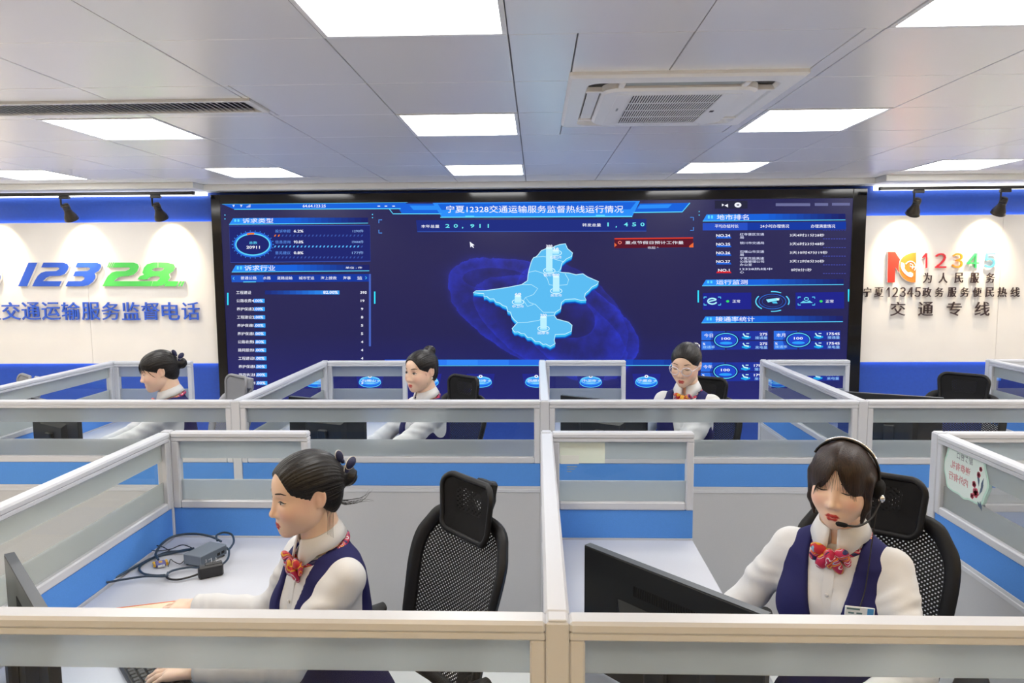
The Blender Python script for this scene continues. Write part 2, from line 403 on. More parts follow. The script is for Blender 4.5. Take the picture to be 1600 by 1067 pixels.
# ------------------------------------------------------------------ video wall
vw = empty('video_wall', (-.02, YS, 0), 0, 'huge black framed video wall showing a glowing blue dashboard and map', 'screen')
VX = Vector((.02, -YS, 0))
SX0, SX1, SZ0, SZ1 = -2.862, 2.782, .62, 2.432      # lit area
OX0, OX1, OZ1 = -2.948, 2.902, 2.515
fr = MB()
fr.box(OX0, SX0, YS, YW+.0, .50, OZ1, .004); fr.box(SX1, OX1, YS, YW, .50, OZ1, .004); fr.box(SX0, SX1, YS, YW, SZ1, OZ1, .004); fr.box(SX0, SX1, YS, YW, .50, SZ0, .004)
o = fr.build('bezel', 'bezel_black', vw); o.location = VX
def screen_mat():
    m = bpy.data.materials.new('screen_glow'); m.use_nodes = True; n = m.node_tree.nodes; l = m.node_tree.links; n.clear()
    o = n.new('ShaderNodeOutputMaterial'); tc = n.new('ShaderNodeTexCoord'); sp = n.new('ShaderNodeSeparateXYZ'); l.new(tc.outputs['Object'], sp.inputs[0])
    def M(op, a, b=None, c=None):
        k = n.new('ShaderNodeMath'); k.operation = op
        for i, v in enumerate((a, b, c)):
            if v is None: continue
            if isinstance(v, (int, float)): k.inputs[i].default_value = v
            else: l.new(v, k.inputs[i])
        return k.outputs[0]
    no = n.new('ShaderNodeTexNoise'); no.inputs['Scale'].default_value = 2.2; no.inputs['Detail'].default_value = 6; no.inputs['Roughness'].default_value = .6
    l.new(tc.outputs['Object'], no.inputs['Vector'])
    nf = M('SUBTRACT', no.outputs[0], .5)
    # a spiral nebula: lit rims of a few ellipses with torn edges
    no2 = n.new('ShaderNodeTexNoise'); no2.inputs['Scale'].default_value = 9; no2.inputs['Detail'].default_value = 7; l.new(tc.outputs['Object'], no2.inputs['Vector'])
    sw = None
    for cx, cz, rx, rz, rt, inward, amp in ((.05, 1.40, .93, .43, -.42, 1, .75), (.12, 1.30, .78, .36, -.50, 1, .5), (.33, 1.37, .20, .17, -.3, 0, .45), (-.37, 1.74, .30, .105, -.05, 0, .38), (.30, 1.38, .60, .40, -.75, 1, .4)):
        x = M('SUBTRACT', sp.outputs[0], cx); z = M('SUBTRACT', sp.outputs[2], cz); c, s_ = math.cos(-rt), math.sin(-rt)
        xr = M('ADD', M('MULTIPLY', x, c), M('MULTIPLY', z, -s_)); zr = M('ADD', M('MULTIPLY', x, s_), M('MULTIPLY', z, c))
        r_ = M('SQRT', M('ADD', M('POWER', M('DIVIDE', xr, rx), 2.0), M('POWER', M('DIVIDE', zr, rz), 2.0)))
        q = M('SUBTRACT', M('ADD', r_, M('MULTIPLY', nf, .30)), 1.0)
        if inward: q = M('MULTIPLY', q, -1.0)
        k = M('MULTIPLY', M('EXPONENT', M('MULTIPLY', M('MAXIMUM', q, 0.0), -4.5 if inward else -3.0)), M('LESS_THAN', M('MULTIPLY', q, -1.0), 0.0))
        k = M('MULTIPLY', M('MULTIPLY', k, amp), M('MULTIPLY', M('POWER', no2.outputs[0], 1.6), 2.2))
        rim = M('MULTIPLY', M('EXPONENT', M('MULTIPLY', M('ABSOLUTE', q), -42.0)), .28*amp)
        k = M('ADD', k, rim); sw = k if sw is None else M('ADD', sw, k)
    sw = M('MINIMUM', sw, 1.0)
    low = M('MULTIPLY', M('MAXIMUM', M('SUBTRACT', 1.25, sp.outputs[2]), 0.0), .25)
    mx = n.new('ShaderNodeMix'); mx.data_type = 'RGBA'; mx.inputs['A'].default_value = (*lin('#201f52'), 1); mx.inputs['B'].default_value = (*lin('#2a36c4'), 1)
    l.new(M('ADD', M('MULTIPLY', sw, .85), low), mx.inputs['Factor'])
    e = n.new('ShaderNodeEmission'); e.inputs[1].default_value = SCREEN_L; l.new(mx.outputs['Result'], e.inputs[0])
    g = n.new('ShaderNodeBsdfGlossy'); g.inputs['Color'].default_value = (.02, .02, .02, 1); g.inputs['Roughness'].default_value = .35
    ad = n.new('ShaderNodeAddShader'); l.new(e.outputs[0], ad.inputs[0]); l.new(g.outputs[0], ad.inputs[1]); l.new(ad.outputs[0], o.inputs[0])
    MATS['screen_glow'] = m
screen_mat()
o = MB().box(SX0-.004, SX1+.004, YS+.008, YS+.02, SZ0-.004, SZ1+.004).build('display', 'screen_glow', vw); o.location = VX
SCOL = {}
def sc_m(c, k=1.0):
    key = 'lit_'+c.strip('#')
    if key not in MATS: emitter(key, lin(c), SCREEN_L*k)
    return key
LAY = [0]
class Shown:
    """flat figures on the display, given in photograph pixels and carried to the display's plane; one flat mesh for each colour"""
    def __init__(s): s.by = {}
    def mb(s, c): return s.by.setdefault(c, MB())
    def poly(s, c, pts, lay=0):
        y = YS+.0075-.0004*lay
        ps = [wall_pt(a, b, y) for a, b in pts]
        ar = sum(ps[i].x*ps[(i+1) % len(ps)].z-ps[(i+1) % len(ps)].x*ps[i].z for i in range(len(ps)))
        if ar < 0: ps = ps[::-1]
        s.mb(c).add(ps, [tuple(range(len(ps)))])
    def rect(s, c, x0, y0, x1, y1, lay=0): s.poly(c, [(x0, y0), (x1, y0), (x1, y1), (x0, y1)], lay)
    def line(s, c, pts, w, lay=1, closed=False):
        P = [Vector(p) for p in pts]; n = len(P); L_ = []; R_ = []
        for i in range(n):
            t = (P[(i+1) % n]-P[i-1]) if closed else (P[min(i+1, n-1)]-P[max(i-1, 0)]); t.normalize(); nr = Vector((-t.y, t.x))*w*.5
            L_.append(P[i]+nr); R_.append(P[i]-nr)
        y = YS+.0075-.0004*lay
        vs = [wall_pt(q.x, q.y, y) for q in L_+R_]
        fs = [(i, (i+1) % n, n+(i+1) % n, n+i) for i in range(n if closed else n-1)]
        s.mb(c).add(vs, [f[::-1] for f in fs])
    def ell(s, c, cx, cy, rx, ry, w, lay=1, a0=0, a1=360, n=40):
        pts = [(cx+rx*math.cos(R(a0+(a1-a0)*k/n)), cy+ry*math.sin(R(a0+(a1-a0)*k/n))) for k in range(n if a1-a0 >= 360 else n+1)]
        s.line(c, pts, w, lay, a1-a0 >= 360)
    def disc(s, c, cx, cy, rx, ry, lay=0, n=28): s.poly(c, [(cx+rx*math.cos(2*PI*k/n), cy+ry*math.sin(2*PI*k/n)) for k in range(n)], lay)
    def text(s, c, t, x0, y0, x1, y1, bold=.012, lay=2):
        bold = min(bold, .004) if any(ord(q) > 999 for q in t) else min(bold, .02)
        vs, fs = text_geo(t, 0, bold)
        if not len(vs): return
        lo, hi = vs.min(0), vs.max(0)
        if t == '1': x1 = x0+(x1-x0)*.62
        y = YS+.0075-.0004*lay
        q = [wall_pt(x0+(v[0]-lo[0])/(hi[0]-lo[0])*(x1-x0), y1-(v[1]-lo[1])/(hi[1]-lo[1])*(y1-y0), y) for v in vs]
        fs2 = []
        for f in fs:
            a, b, e = q[f[0]], q[f[1]], q[f[2]]
            fs2.append(f if (b-a).cross(e-a).y < 0 else f[::-1])
        s.mb(c).add(q, fs2)
    def done(s, name, parent):
        for c, m in s.by.items():
            o = m.build(name, sc_m(c), parent); o.location = VX
W_, CY, B1, B2, B3, DK = '#f2f4ff', '#5fd7ff', '#1d62d8', '#2f8df5', '#1b3a9e', '#232a6e'
g = Shown()
# top banner
g.poly(B1, [(347, 319), (636, 316), (626, 326), (366, 327)]); g.line(CY, [(347, 318.5), (637, 315.8)], 1.6); g.line(CY, [(366, 327), (626, 326)], 1.2)
g.text(W_, '64.64.123.25', 473, 319.5, 509, 324)
for x in (363, 375): g.poly(W_, [(x, 320), (x+4, 320), (x+2, 324)])
for i in range(4): g.rect(W_, 385+1.7*i, 324-1.2*(i+1), 386.2+1.7*i, 324)
for x in (592, 603, 615): g.line(W_, [(x-2, 322), (x+2, 322)], 1.4)
g.poly(B1, [(618, 318), (682, 318), (690, 334), (628, 334)]); g.poly(B2, [(640, 321), (680, 321), (688, 328), (646, 328)], 1); g.line(CY, [(608, 326), (614, 334), (690, 334)], 1.4)
g.poly(B2, [(676, 317), (1000, 314), (988, 338), (690, 339)], 1); g.poly(B1, [(684, 318.5), (994, 315.5), (985, 327), (690, 328)], 2); g.line(CY, [(688, 339.4), (988, 338.2)], 1.6, 3)
g.poly(B1, [(1000, 318), (1078, 317), (1066, 331), (990, 332)]); g.poly(B2, [(1000, 320), (1050, 319), (1044, 325), (996, 326)], 1); g.line(CY, [(988, 332), (1066, 331), (1078, 317)], 1.4)
g.text(W_, '宁夏12328交通运输服务监督热线运行情况', 697, 321, 974, 332.5, .022, 5)
g.rect(CY, 727, 337, 741, 339, 4); g.rect(CY, 931, 335.5, 945, 338, 4)
# left column
def header(t, x0, y0, x1, y1, tx0, tx1, unit=None):
    g.poly(B1, [(x0+6, y0), (x0+93, y0-.8), (x0+93, y1-1.2), (x0, y1)])
    g.poly(B2, [(x0+6, y0), (x0+60, y0-.6), (x0+54, y1-.8), (x0, y1)], 1)
    for k in range(12):
        a, b = x0+92+(x1-x0-92)*k/12, x0+92+(x1-x0-92)*(k+1)/12; f = k/11
        hx = '#%02x%02x%02x' % tuple(int(p*(1-f)+q*f) for p, q in zip((29, 98, 216), (33, 38, 104)))
        g.poly(hx, [(a, y0-.9), (b, y0-1.0), (b, y1-1.9), (a, y1-1.6)], 1)
    g.line(CY, [(x0, y1), (x1, y1-2)], 1.0, 2)
    for k in (0, 1): g.rect(CY, x0+8+5*k, y0+1.5, x0+11+5*k, y1-4, 2)
    g.text(W_, t, tx0, y0, tx1, y1-2, .03, 3)
    if unit: g.text(W_, unit[0], unit[1], y0+2, unit[2], y1-5, .01, 3)
def table(x0, y0, x1, y1, c='#262d78'):
    g.poly(c, [(x0, y0), (x1, y0-.8), (x1+2, y1-1.5), (x0+2, y1)])
header('诉求类型', 358, 341, 575, 350.5, 379, 427)
g.poly('#23296f', [(358, 353), (578, 352), (579, 408), (360, 410)]); g.line('#3a57b8', [(358, 353), (578, 352), (579, 408), (360, 410)], .8, 1, True)
g.ell('#2c6fe0', 395, 382, 28.5, 18.5, 3.2, 2); g.ell(CY, 395, 382, 26.5, 16.6, 2.0, 3); g.ell('#f07a2a', 395, 382, 27, 17, 2.6, 4, 250, 275)
for k in range(26): a = 2*PI*k/26; g.line('#3f8ff0', [(395+31*math.cos(a), 382+20.5*math.sin(a)), (395+33*math.cos(a), 382+22*math.sin(a))], 1.0, 2)
g.text(CY, '总数', 389, 377, 402, 381.5, .01); g.text(W_, '20911', 385, 384, 406, 388.5, .03)
for i, (t, p, v, y, hot) in enumerate((('投诉举报', '6.2%', '1290件', 361, 2), ('信息咨询', '93.0%', '19444件', 378, 23), ('意见建议', '0.8%', '177件', 395, 0))):
    g.text('#5c8fe8', t, 430, y-2.5, 454, y+2.5, .008); g.text(W_, p, 459, y-2.2, 474, y+2.2, .03); g.text('#8fb4ee', v, 550 if i else 551, y-2.5, 568, y+2.2, .008)
    for k in range(24):
        x = 428+5.9*k; c = ('#f07a2a' if i == 0 else '#59b8ff') if k < hot else '#3c56a8'
        g.poly(c, [(x, y+8.5), (x+1.6, y+5.6), (x+3.6, y+5.6), (x+2, y+8.5)], 2)
header('诉求行业', 362, 414.5, 577, 425, 382, 430, ('单位 : 件', 540, 566))
g.poly(B3, [(361, 430), (576, 428), (577, 440), (362, 441)]); g.poly('#2457c4', [(361, 430), (412, 429.5), (412, 440.6), (362, 441)], 1)
for t, a, b in (('普通公路', 376, 401), ('水路', 411, 423), ('道路运输', 433, 457), ('城市客运', 467, 491), ('海上搜救', 501, 526), ('海事', 536, 548), ('监', 558, 566)): g.text(W_, t, a, 431.8, b, 436.8, .01)
g.line(CY, [(380, 440.5), (400, 440.3)], 1.2, 3); g.line(CY, [(366, 433), (364, 435), (366, 437)], .8, 3); g.line(CY, [(571, 432), (573, 434), (571, 436)], .8, 3)
g.rect('#4a66c0', 576.5, 428, 579.5, 541, 1)
rows = [('工程建设', '', '395'), ('公路收费', '4.00%', '19'), ('养护保通', '2.00%', '9'), ('工程建设', '2.00%', '8'), ('养护保通', '1.00%', '5'), ('养护保通', '1.00%', '5'), ('公路收费', '1.00%', '4'), ('路网服务', '1.00%', '4'), ('工程建设', '1.00%', '4'), ('养护保通', '1.00%', '3'), ('路政执法', '1.00%', '3'), ('养护', '1.00%', '3'), ('养护', '1.00%', '3')]
for i, (t, p, v) in enumerate(rows):
    y = 457+12.85*i; x = 369+.42*i
    if i == 0:
        for k in range(12): g.rect(['#22307c', '#223888', '#224094', '#2248a2', '#2252b2', '#245cc0', '#2668cc', '#2874d8', '#2c80e2', '#308cea', '#3496f0', '#3aa0f6'][k], 414+9.7*k, 453.8, 414+9.7*(k+1), 460)
        g.text(W_, '82.00%', 505, 454.3, 528, 459, .02, 3)
    else:
        g.rect(B2, x+27, y-3, x+44, y+3.2); g.rect('#3aa6ff', x+36, y-3, x+44, y+3.2, 1); g.text(W_, p, x+24, y-2.2, x+41, y+2.2, .02, 3)
    g.text(W_, t, x, y-2.6, x+23.5, y+2.6, .022, 3); g.text(W_, v, 563 if len(v) > 2 else (563.5 if len(v) == 2 else 564), y-2, 573 if len(v) > 2 else (569.5 if len(v) == 2 else 567.5), y+2, .02, 3)
for x, y in ((356, 467), (585.5, 465), (1091, 463), (1326, 461.5)): g.rect('#39e0ff', x-1.1, y-9.5, x+1.1, y+9.5, 2)
# corner marks
for (x, y, sx, sy) in ((592, 343.5, 1, 1), (592, 364, 1, -1), (1083.5, 339.5, -1, 1), (1083.5, 360, -1, -1)): g.line('#4f93e8', [(x+5*sx, y), (x, y), (x, y+5*sy)], 1.3, 2)
for (x, y) in ((351.5, 336), (351.5, 342), (582, 335), (582, 340), (1092.5, 330.5), (1092.5, 336)): g.rect(CY, x-.8, y-.8, x+.8, y+.8, 2)
# totals
g.poly('#23307f', [(650, 344), (1010, 342), (1010, 361), (652, 362)]); g.line('#3a5fc0', [(652, 362), (1010, 361)], .8, 1)
g.text(W_, '本年总量', 658, 351, 686.5, 356, .02); g.text('#6fe6f0', '20,911', 696, 349, 766, 356.5, .03) if False else None
for k, ch in enumerate('20,911'): g.text('#6fe6f0', ch, 696+12.9*k+(1.5 if ch == '1' else 0), 354.5 if ch == ',' else 350, (702.5 if ch != '1' else 700.5)+12.9*k if ch != ',' else 698+12.9*k, 357.5 if ch == ',' else 355.8, .03)
g.text(W_, '转发总量', 910, 349, 939, 354, .02)
for k, ch in enumerate('1,450'): g.text('#6fe6f0', ch, 949+12.9*k, 353 if ch == ',' else 347.6, (955.5 if ch != '1' else 952.5)+12.9*k if ch != ',' else 951+12.9*k, 356 if ch == ',' else 353.6, .03)
# red notice
g.poly('#5a1a2c', [(960, 373.5), (1083, 372), (1083, 386), (960, 388)]); g.line('#e2402c', [(960, 373), (1083, 371.6)], 1.8, 2); g.poly('#e86a3a', [(1077, 384), (1083.5, 379), (1083.5, 386.5), (1077, 386.5)], 2)
g.poly('#e86a3a', [(960, 379), (964, 383), (960, 386)], 2); g.ell('#ff8a7a', 968.5, 379, 2.4, 2.0, 1, 3, n=12); g.text(W_, '重点节假日预计工作量', 977, 376.5, 1068, 381.5, .018, 3); g.text('#d8d8e8', '收起 ^', 1012, 385, 1029, 388.8, .01, 3)
# pointer
g.poly(W_, [(734, 377.5), (735, 386.5), (737, 384.5), (739.5, 387.5), (740.6, 386.4), (738.2, 383.6), (741.5, 383.2)], 6)
# map of the region with its raised edge
C5 = lambda pts: [(620+x/3.2325, 290+y/3.2325) for x, y in pts]
MAP = [(755, 318), (782, 316), (800, 305), (825, 297), (852, 293), (862, 318), (888, 340), (882, 358), (857, 370), (834, 392), (828, 420), (815, 435), (840, 439), (870, 441), (905, 450), (940, 445), (962, 460), (985, 470), (1020, 485), (1010, 500), (985, 512), (970, 530), (952, 545), (948, 562), (957, 578), (930, 580), (900, 572), (850, 575), (832, 590), (828, 622), (800, 640), (795, 655), (808, 674), (850, 685), (868, 690), (885, 705), (882, 735), (850, 750), (800, 752), (795, 780), (800, 798), (775, 812), (752, 800), (740, 803), (720, 788), (700, 788), (680, 768), (660, 767), (645, 748), (630, 748), (612, 738), (595, 740), (582, 722), (600, 702), (610, 692), (592, 676), (580, 660), (575, 640), (560, 635), (555, 612), (535, 605), (520, 593), (500, 588), (490, 572), (470, 573), (455, 560), (440, 562), (440, 546), (385, 541), (400, 531), (450, 530), (520, 520), (570, 512), (630, 500), (645, 490), (660, 480), (663, 450), (668, 425), (675, 400), (682, 378), (690, 365), (705, 358), (715, 348), (730, 328)]
edge = C5(MAP)
for k, c in ((4, '#0b49b8'), (3, '#1f8fe0'), (2, '#49c4f2'), (1, '#2fb4f0')): g.poly(c, [(x, y+1.6*k) for x, y in edge], 6-k)
g.poly('#5bb9ee', edge, 7); g.line('#c6f1ff', edge, 1.1, 8, True)
for L_ in ([(690, 363), (740, 357), (800, 372), (845, 385)], [(665, 438), (700, 430), (740, 443), (790, 437), (815, 435)], [(740, 443), (760, 470), (770, 500), (800, 505), (860, 500), (868, 475), (850, 445)], [(635, 500), (680, 500), (712, 520), (690, 550), (650, 565), (670, 590), (700, 600), (740, 640), (795, 640)], [(610, 692), (660, 690), (720, 680), (740, 660), (795, 655)], [(650, 565), (640, 580), (660, 610), (690, 600)]):
    g.line('#b4e8fb', C5(L_), .9, 8)
for x, y, h, lab, v in ((770, 430, 115, '银川市', '388'), (803, 340, 12, '石嘴山市', '36'), (805, 532, 72, '吴忠市', '300'), (612, 588, 30, '中卫市', '68'), (741, 722, 58, '固原市', '200')):
    cx, cy = 620+x/3.2325, 290+y/3.2325
    g.ell('#cdf3ff', cx, cy, 9, 4.2, 1.2, 9, n=24); g.disc('#9be0fa', cx, cy, 6, 2.6, 9)
    g.rect('#b9ecfb', cx-5, cy-h/3.2325, cx+5, cy, 10); g.disc('#d8f6ff', cx, cy-h/3.2325, 5, 1.6, 11)
    g.text(W_, v, cx-5, cy-h/3.2325-5, cx+5, cy-h/3.2325-1, .02, 12); g.text(W_, lab, cx-9, cy+4.5, cx+9, cy+9, .01, 12)
# lower centre: bar and city pedestals
for k in range(10): g.poly(['#2a62e0', '#2f7af0', '#3488f6', '#2f7cf0', '#2a6ce4', '#2560d4', '#2256c8', '#1f4cb8', '#1d44aa', '#1c3c9c'][k], [(601+48.5*k, 561.8), (601+48.5*(k+1), 561.8), (601+48.5*(k+1), 570.5), (601+48.5*k, 570.5)])
g.line(CY, [(601, 571.5), (1085, 570.8)], .9, 1)
for i, (x, t) in enumerate(((493, '银川市众'), (578, '石嘴山众'), (668, '吴忠市众'), (751, '银川市众'), (838, '固原市众'), (923, '中卫市众'), (1010, '宁夏众众'))):
    y = 594
    g.poly('#262a86', [(x-22, 584), (x+22, 584), (x+18, 606), (x-18, 606)])
    g.disc('#1b5fe0', x, y+3.5, 17, 7.5, 1); g.disc('#2f8df5', x, y+1, 17, 7, 2); g.ell(CY, x, y+3.5, 17, 7.5, .9, 3, n=28); g.ell('#8fe2ff', x, y, 15, 5.5, .8, 3, n=28); g.disc('#63b9ff', x, y+2, 8, 3, 3)
    g.disc(W_, x, 588, 3.0, 2.4, 4, 14); g.disc('#5a5a8a', x, 588, 1.2, 1.0, 5, 8); g.text(W_, t[:3]+'众-' if False else t[:3], x-13, 592.5, x+9, 596.5, .01, 5); g.line(W_, [(x+11, 595), (x+16, 595)], .8, 5)
# right column
g.rect('#2a2a40', 1117, 313.5, 1168, 326); g.poly(W_, [(1128, 318), (1131.5, 320), (1128, 322.5)], 2); g.poly(W_, [(1137.5, 318.5), (1137.5, 324), (1132, 321)], 2); g.disc(W_, 1153, 320.2, 5.4, 3.9, 2); g.line('#2a2a40', [(1151, 319), (1155, 321.4)], 1, 3); g.line('#2a2a40', [(1155, 319), (1151, 321.4)], 1, 3)
g.rect('#6a6d98', 1212, 317.5, 1266, 322); g.rect('#6a6d98', 1273, 317.3, 1294, 321.6); g.rect('#6a6d98', 1300, 317, 1328, 321.2)
header('地市排名', 1098, 335, 1321, 345.5, 1120, 1170)
g.poly(B3, [(1098, 348.5), (1322, 346), (1322, 358.5), (1098, 360)]); g.poly('#2a4fc0', [(1098, 348.5), (1168, 347.7), (1168, 359.6), (1098, 360)], 1)
for t, a, b in (('平均办结时长', 1117, 1154), ('24小时办理情况', 1188, 1233), ('办理满意情况', 1267, 1305)): g.text(W_, t, a, 350.5, b, 356, .012)
for i, (no_, nm, tm) in enumerate((('NO.24', ('红寺堡区交通', '局'), '3天4时21分28秒'), ('NO.25', ('银川市交通局',), '3天6时23分48秒'), ('NO.26', ('石嘴山市交通', '局'), '3天10时47分19秒'), ('NO.27', ('宁夏交投高速', '公路管理公司', '办公室'), '3天12时8分30秒'), ('NO.1', ('12328热线中', '心'), '0时0分1秒'))):
    y = 368+13.55*i; red = i == 4
    g.poly('#d3262e' if red else B1, [(1121, y+1), (1141, y+1), (1143, y+4.5), (1119, y+4.5)]); g.text(W_, no_, 1119 if not red else 1122, y-2.2, 1141 if not red else 1140, y+2.2, .03, 3)
    for k, ln in enumerate(nm):
        yy = y-2+4.9*k-(3 if len(nm) == 3 else 0); g.text('#dfe4ff', ln, 1156, yy-2, 1156+6.3*len(ln), yy+2, .012, 3)
    g.text(W_, tm, 1234+(2 if i == 4 else 0), y-3, 1234+5.0*len(tm)+4, y+1.8, .02, 3)
    for k in range(9): g.rect('#4a56b8', 1286+4.1*k, y+4.6, 1288.6+4.1*k, y+5.6, 1)
for k in range(9): g.rect('#2a3aa0', 1286+4.1*k, 359.2, 1288.6+4.1*k, 360.2, 2)
header('运行监测', 1097, 437, 1318, 446.5, 1119, 1168)
g.poly('#23278a', [(1098, 458), (1174, 457), (1174, 483), (1098, 484)]); g.poly('#23278a', [(1243, 457), (1319, 456), (1319, 482), (1243, 483)])
g.ell(CY, 1207, 471, 26, 14.5, 1.8, 2, 130, 215); g.ell(CY, 1207, 471, 26, 14.5, 1.8, 2, -35, 20); g.ell(CY, 1207, 471, 27, 15.5, 1.5, 2, 265, 300); g.ell(CY, 1207, 471, 27, 15.5, 1.5, 2, 60, 95); g.ell('#2f6fd8', 1207, 471, 21, 11.5, 1.0, 2)
g.ell('#284a9c', 1207, 471, 16, 8.5, .8, 2)
g.poly('#8fe8ff', [(1197, 468), (1214, 465.5), (1217, 469), (1200, 472.5)], 3); g.poly('#4fc4f0', [(1206, 472), (1213, 470.5), (1215, 474), (1208, 474)], 3); g.poly('#d8f8ff', [(1213, 465.6), (1218, 466), (1217, 469.4), (1214, 469)], 4)
for (x, lab) in ((1113, 0), (1260, 1)):
    for (dx, dy, sx, sy) in ((-13, -6, 1, 1), (13, -6, -1, 1), (-13, 6.5, 1, -1), (13, 6.5, -1, -1)): g.line(CY, [(x+dx+4*sx, 470+dy), (x+dx, 470+dy), (x+dx, 470+dy+2.5*sy)], 1.2, 2)
g.ell('#aef0ff', 1113, 470.5, 7, 4.4, 2.2, 3, 20, 330); g.line('#aef0ff', [(1108, 471), (1119, 468.5)], 1.8, 3)
g.poly('#6fd8f0', [(1250, 473.5), (1270, 473), (1265, 469.5), (1260, 471.5), (1255, 470)], 3); g.ell('#6fd8f0', 1260, 467, 3.2, 2.2, 1.2, 3)
for x, a, b in ((1137, 1144.5, 1156.5), (1283, 1290, 1302.5)): g.disc('#39e06a', x, 470.7, 2.5, 1.9, 3, 14); g.text(W_, '正常', a, 468.2, b, 473, .012, 3)
header('接通率统计', 1096, 494.5, 1317, 504.5, 1118, 1179)
def card(x, y, t, v1, v2):
    g.poly('#2345b0', [(x, y), (x+37, y-.2), (x+37, y+14), (x, y+14)]); g.poly('#2f6fe0', [(x, y), (x+18, y), (x+14, y+14), (x, y+14)], 1); g.poly('#2345b0', [(x, y+15.5), (x+37, y+15.5), (x+37, y+29), (x, y+29)]); g.poly('#2f6fe0', [(x, y+15.5), (x+14, y+15.5), (x+18, y+29), (x, y+29)], 1)
    g.poly('#23349a', [(x+39, y-.2), (x+104, y-.6), (x+104, y+13.5), (x+39, y+14)]); g.poly('#23349a', [(x+39, y+15.5), (x+104, y+15), (x+104, y+28.4), (x+39, y+29)])
    cx, cy = x+38.5, y+14
    g.disc('#1a1d58', cx, cy, 20.5, 12.5, 2); g.ell(CY, cx, cy, 18, 10.6, 1.3, 4); g.disc('#2447c8', cx, cy, 16.2, 9.2, 3); g.disc('#2f9cf8', cx, cy+4.5, 10, 2.2, 4)
    g.text(W_, '100', cx-7, cy-4.5, cx+7, cy-.5, .035, 6); g.text(W_, t, x+4, y+3.5, x+18, y+9.5, .02, 5); g.text(W_, '%', x+2, y+18, x+6, y+21.5, .02, 5); g.text('#9fd0ff', '接通率', x+2, y+22.5, x+21, y+27, .012, 5)
    for yy in (y+6.5, y+21.5):
        g.poly('#1fa6e8', [(x+63, yy+2), (x+77, yy+1.6), (x+77, yy+4), (x+70, yy+6), (x+63, yy+4)], 4); g.line('#c8f6ff', [(x+65, yy-3), (x+67.5, yy+.8), (x+74, yy+2)], 2.0, 5); g.line('#c8f6ff', [(x+70, yy-2.6), (x+74.5, yy-2.6)], 1.2, 5)
    for yy, v, l_ in ((y+2.5, v1, '接通量'), (y+17.5, v2, '来电量')):
        w = 4.0*len(v); g.text(W_, v, x+103-w, yy, x+103, yy+4, .03, 5); g.text('#9fd0ff', l_, x+84, yy+5.4, x+103, yy+10, .012, 5)
card(1096, 517.5, '今日', '275', '275'); card(1209, 517, '本月', '17545', '17545'); card(1095, 566.5, '今年', '17896', '17990'); card(1208, 566, '累计', '16096', '16096')
g.done('screen_graphic', vw)
# ------------------------------------------------------------------ raised signs on the end wall
YP = YW-.05
for nm, c in (('sign_blue', '#3059c2'), ('sign_green', '#55c95c'), ('sign_red', '#dc3a2e'), ('sign_orange', '#ee7d33'), ('sign_digit_red', '#d5303a'), ('sign_digit_orange', '#ee9a28'), ('sign_digit_green', '#3fb56a'), ('sign_digit_blue', '#5fb4e0'), ('sign_dark', '#3a2a2c'), ('sign_white', '#f4f2ee')):
    mat(nm, lin(c), .35, spec=.4)
def outline_piece(name, m, pts, parent, y0=-.030, y1=-.004):
    """flat cut letter with thickness; pts in photograph pixels"""
    P = [wall_pt(a, b, YP+y0) for a, b in pts]; n = len(P)
    bm = bmesh.new(); vs = [bm.verts.new((p.x, y0, p.z)) for p in P]
    f = bm.faces.new(vs); f.normal_update()
    if f.normal.y > 0: f.normal_flip()
    ex = bmesh.ops.extrude_face_region(bm, geom=[f]); vv = [e for e in ex['geom'] if isinstance(e, bmesh.types.BMVert)]
    bmesh.ops.translate(bm, verts=vv, vec=(0, y1-y0, 0)); bmesh.ops.recalc_face_normals(bm, faces=bm.faces)
    bmesh.ops.triangulate(bm, faces=[q for q in bm.faces if len(q.verts) > 4])
    me = bpy.data.meshes.new(name); bm.to_mesh(me); bm.free()
    o = link(name, me, m, parent); me.materials.append(MATS['sign_white'])      # white acrylic edges
    for p in me.polygons: p.material_index = 0 if abs(p.normal.y) > .9 else 1
    return o
def sign_text(m, t, x0, x1, y0, y1, parent, depth=.018, bold=.010, fill=.80, y=-.026, wide=1.):
    """each character a raised letter; (x0, x1) spans the line, (y0, y1) the height of the characters, in photograph pixels"""
    n = len(t); w = (x1-x0)/n
    for i, ch in enumerate(t):
        num = ch.isdigit()
        if ch == '1':      # plain stem with a flag, no foot
            H = y1-y0; c_ = x0+(i+.5)*w+.08*H; t_ = .135*H
            outline_piece('letter', m, [(c_, y0), (c_+t_, y0), (c_+t_, y1), (c_, y1), (c_, y0+.24*H), (c_-.22*H, y0+.36*H), (c_-.22*H, y0+.24*H)], parent, y, y+depth); continue
        vs, fs = text_geo(chr(ord(ch)+0xFEE0) if num else ch, .5, bold, 0., 3)      # full-width digits: the sans figures of the sign
        lo, hi = vs.min(0), vs.max(0)
        cx = x0+(i+.5)*w; hw_ = w*fill*.5
        if num: hw_ = (hi[0]-lo[0])/(hi[1]-lo[1])*(y1-y0)*.5*wide
        a, b = wall_pt(cx-hw_, y1, YP+y), wall_pt(cx+hw_, y0, YP+y)
        mb = MB()
        q = [(a.x+(v[0]-lo[0])/(hi[0]-lo[0])*(b.x-a.x), y+(0 if v[2] > 0 else depth), a.z+(v[1]-lo[1])/(hi[1]-lo[1])*(b.z-a.z)) for v in vs]
        mb.add(q, fs); mb.build('letter', m, parent)
C8 = lambda p: [(x/4.848, 380+y/4.848) for x, y in p]
hs_ = empty('hotline_sign', (0, YP, 0), 0, 'raised sign of slanted blue and green digits 12328 with logo and blue characters', 'sign')
outline_piece('digit', 'sign_blue', C8([(215, 147), (283, 147), (205, 326), (136, 326)]), hs_)
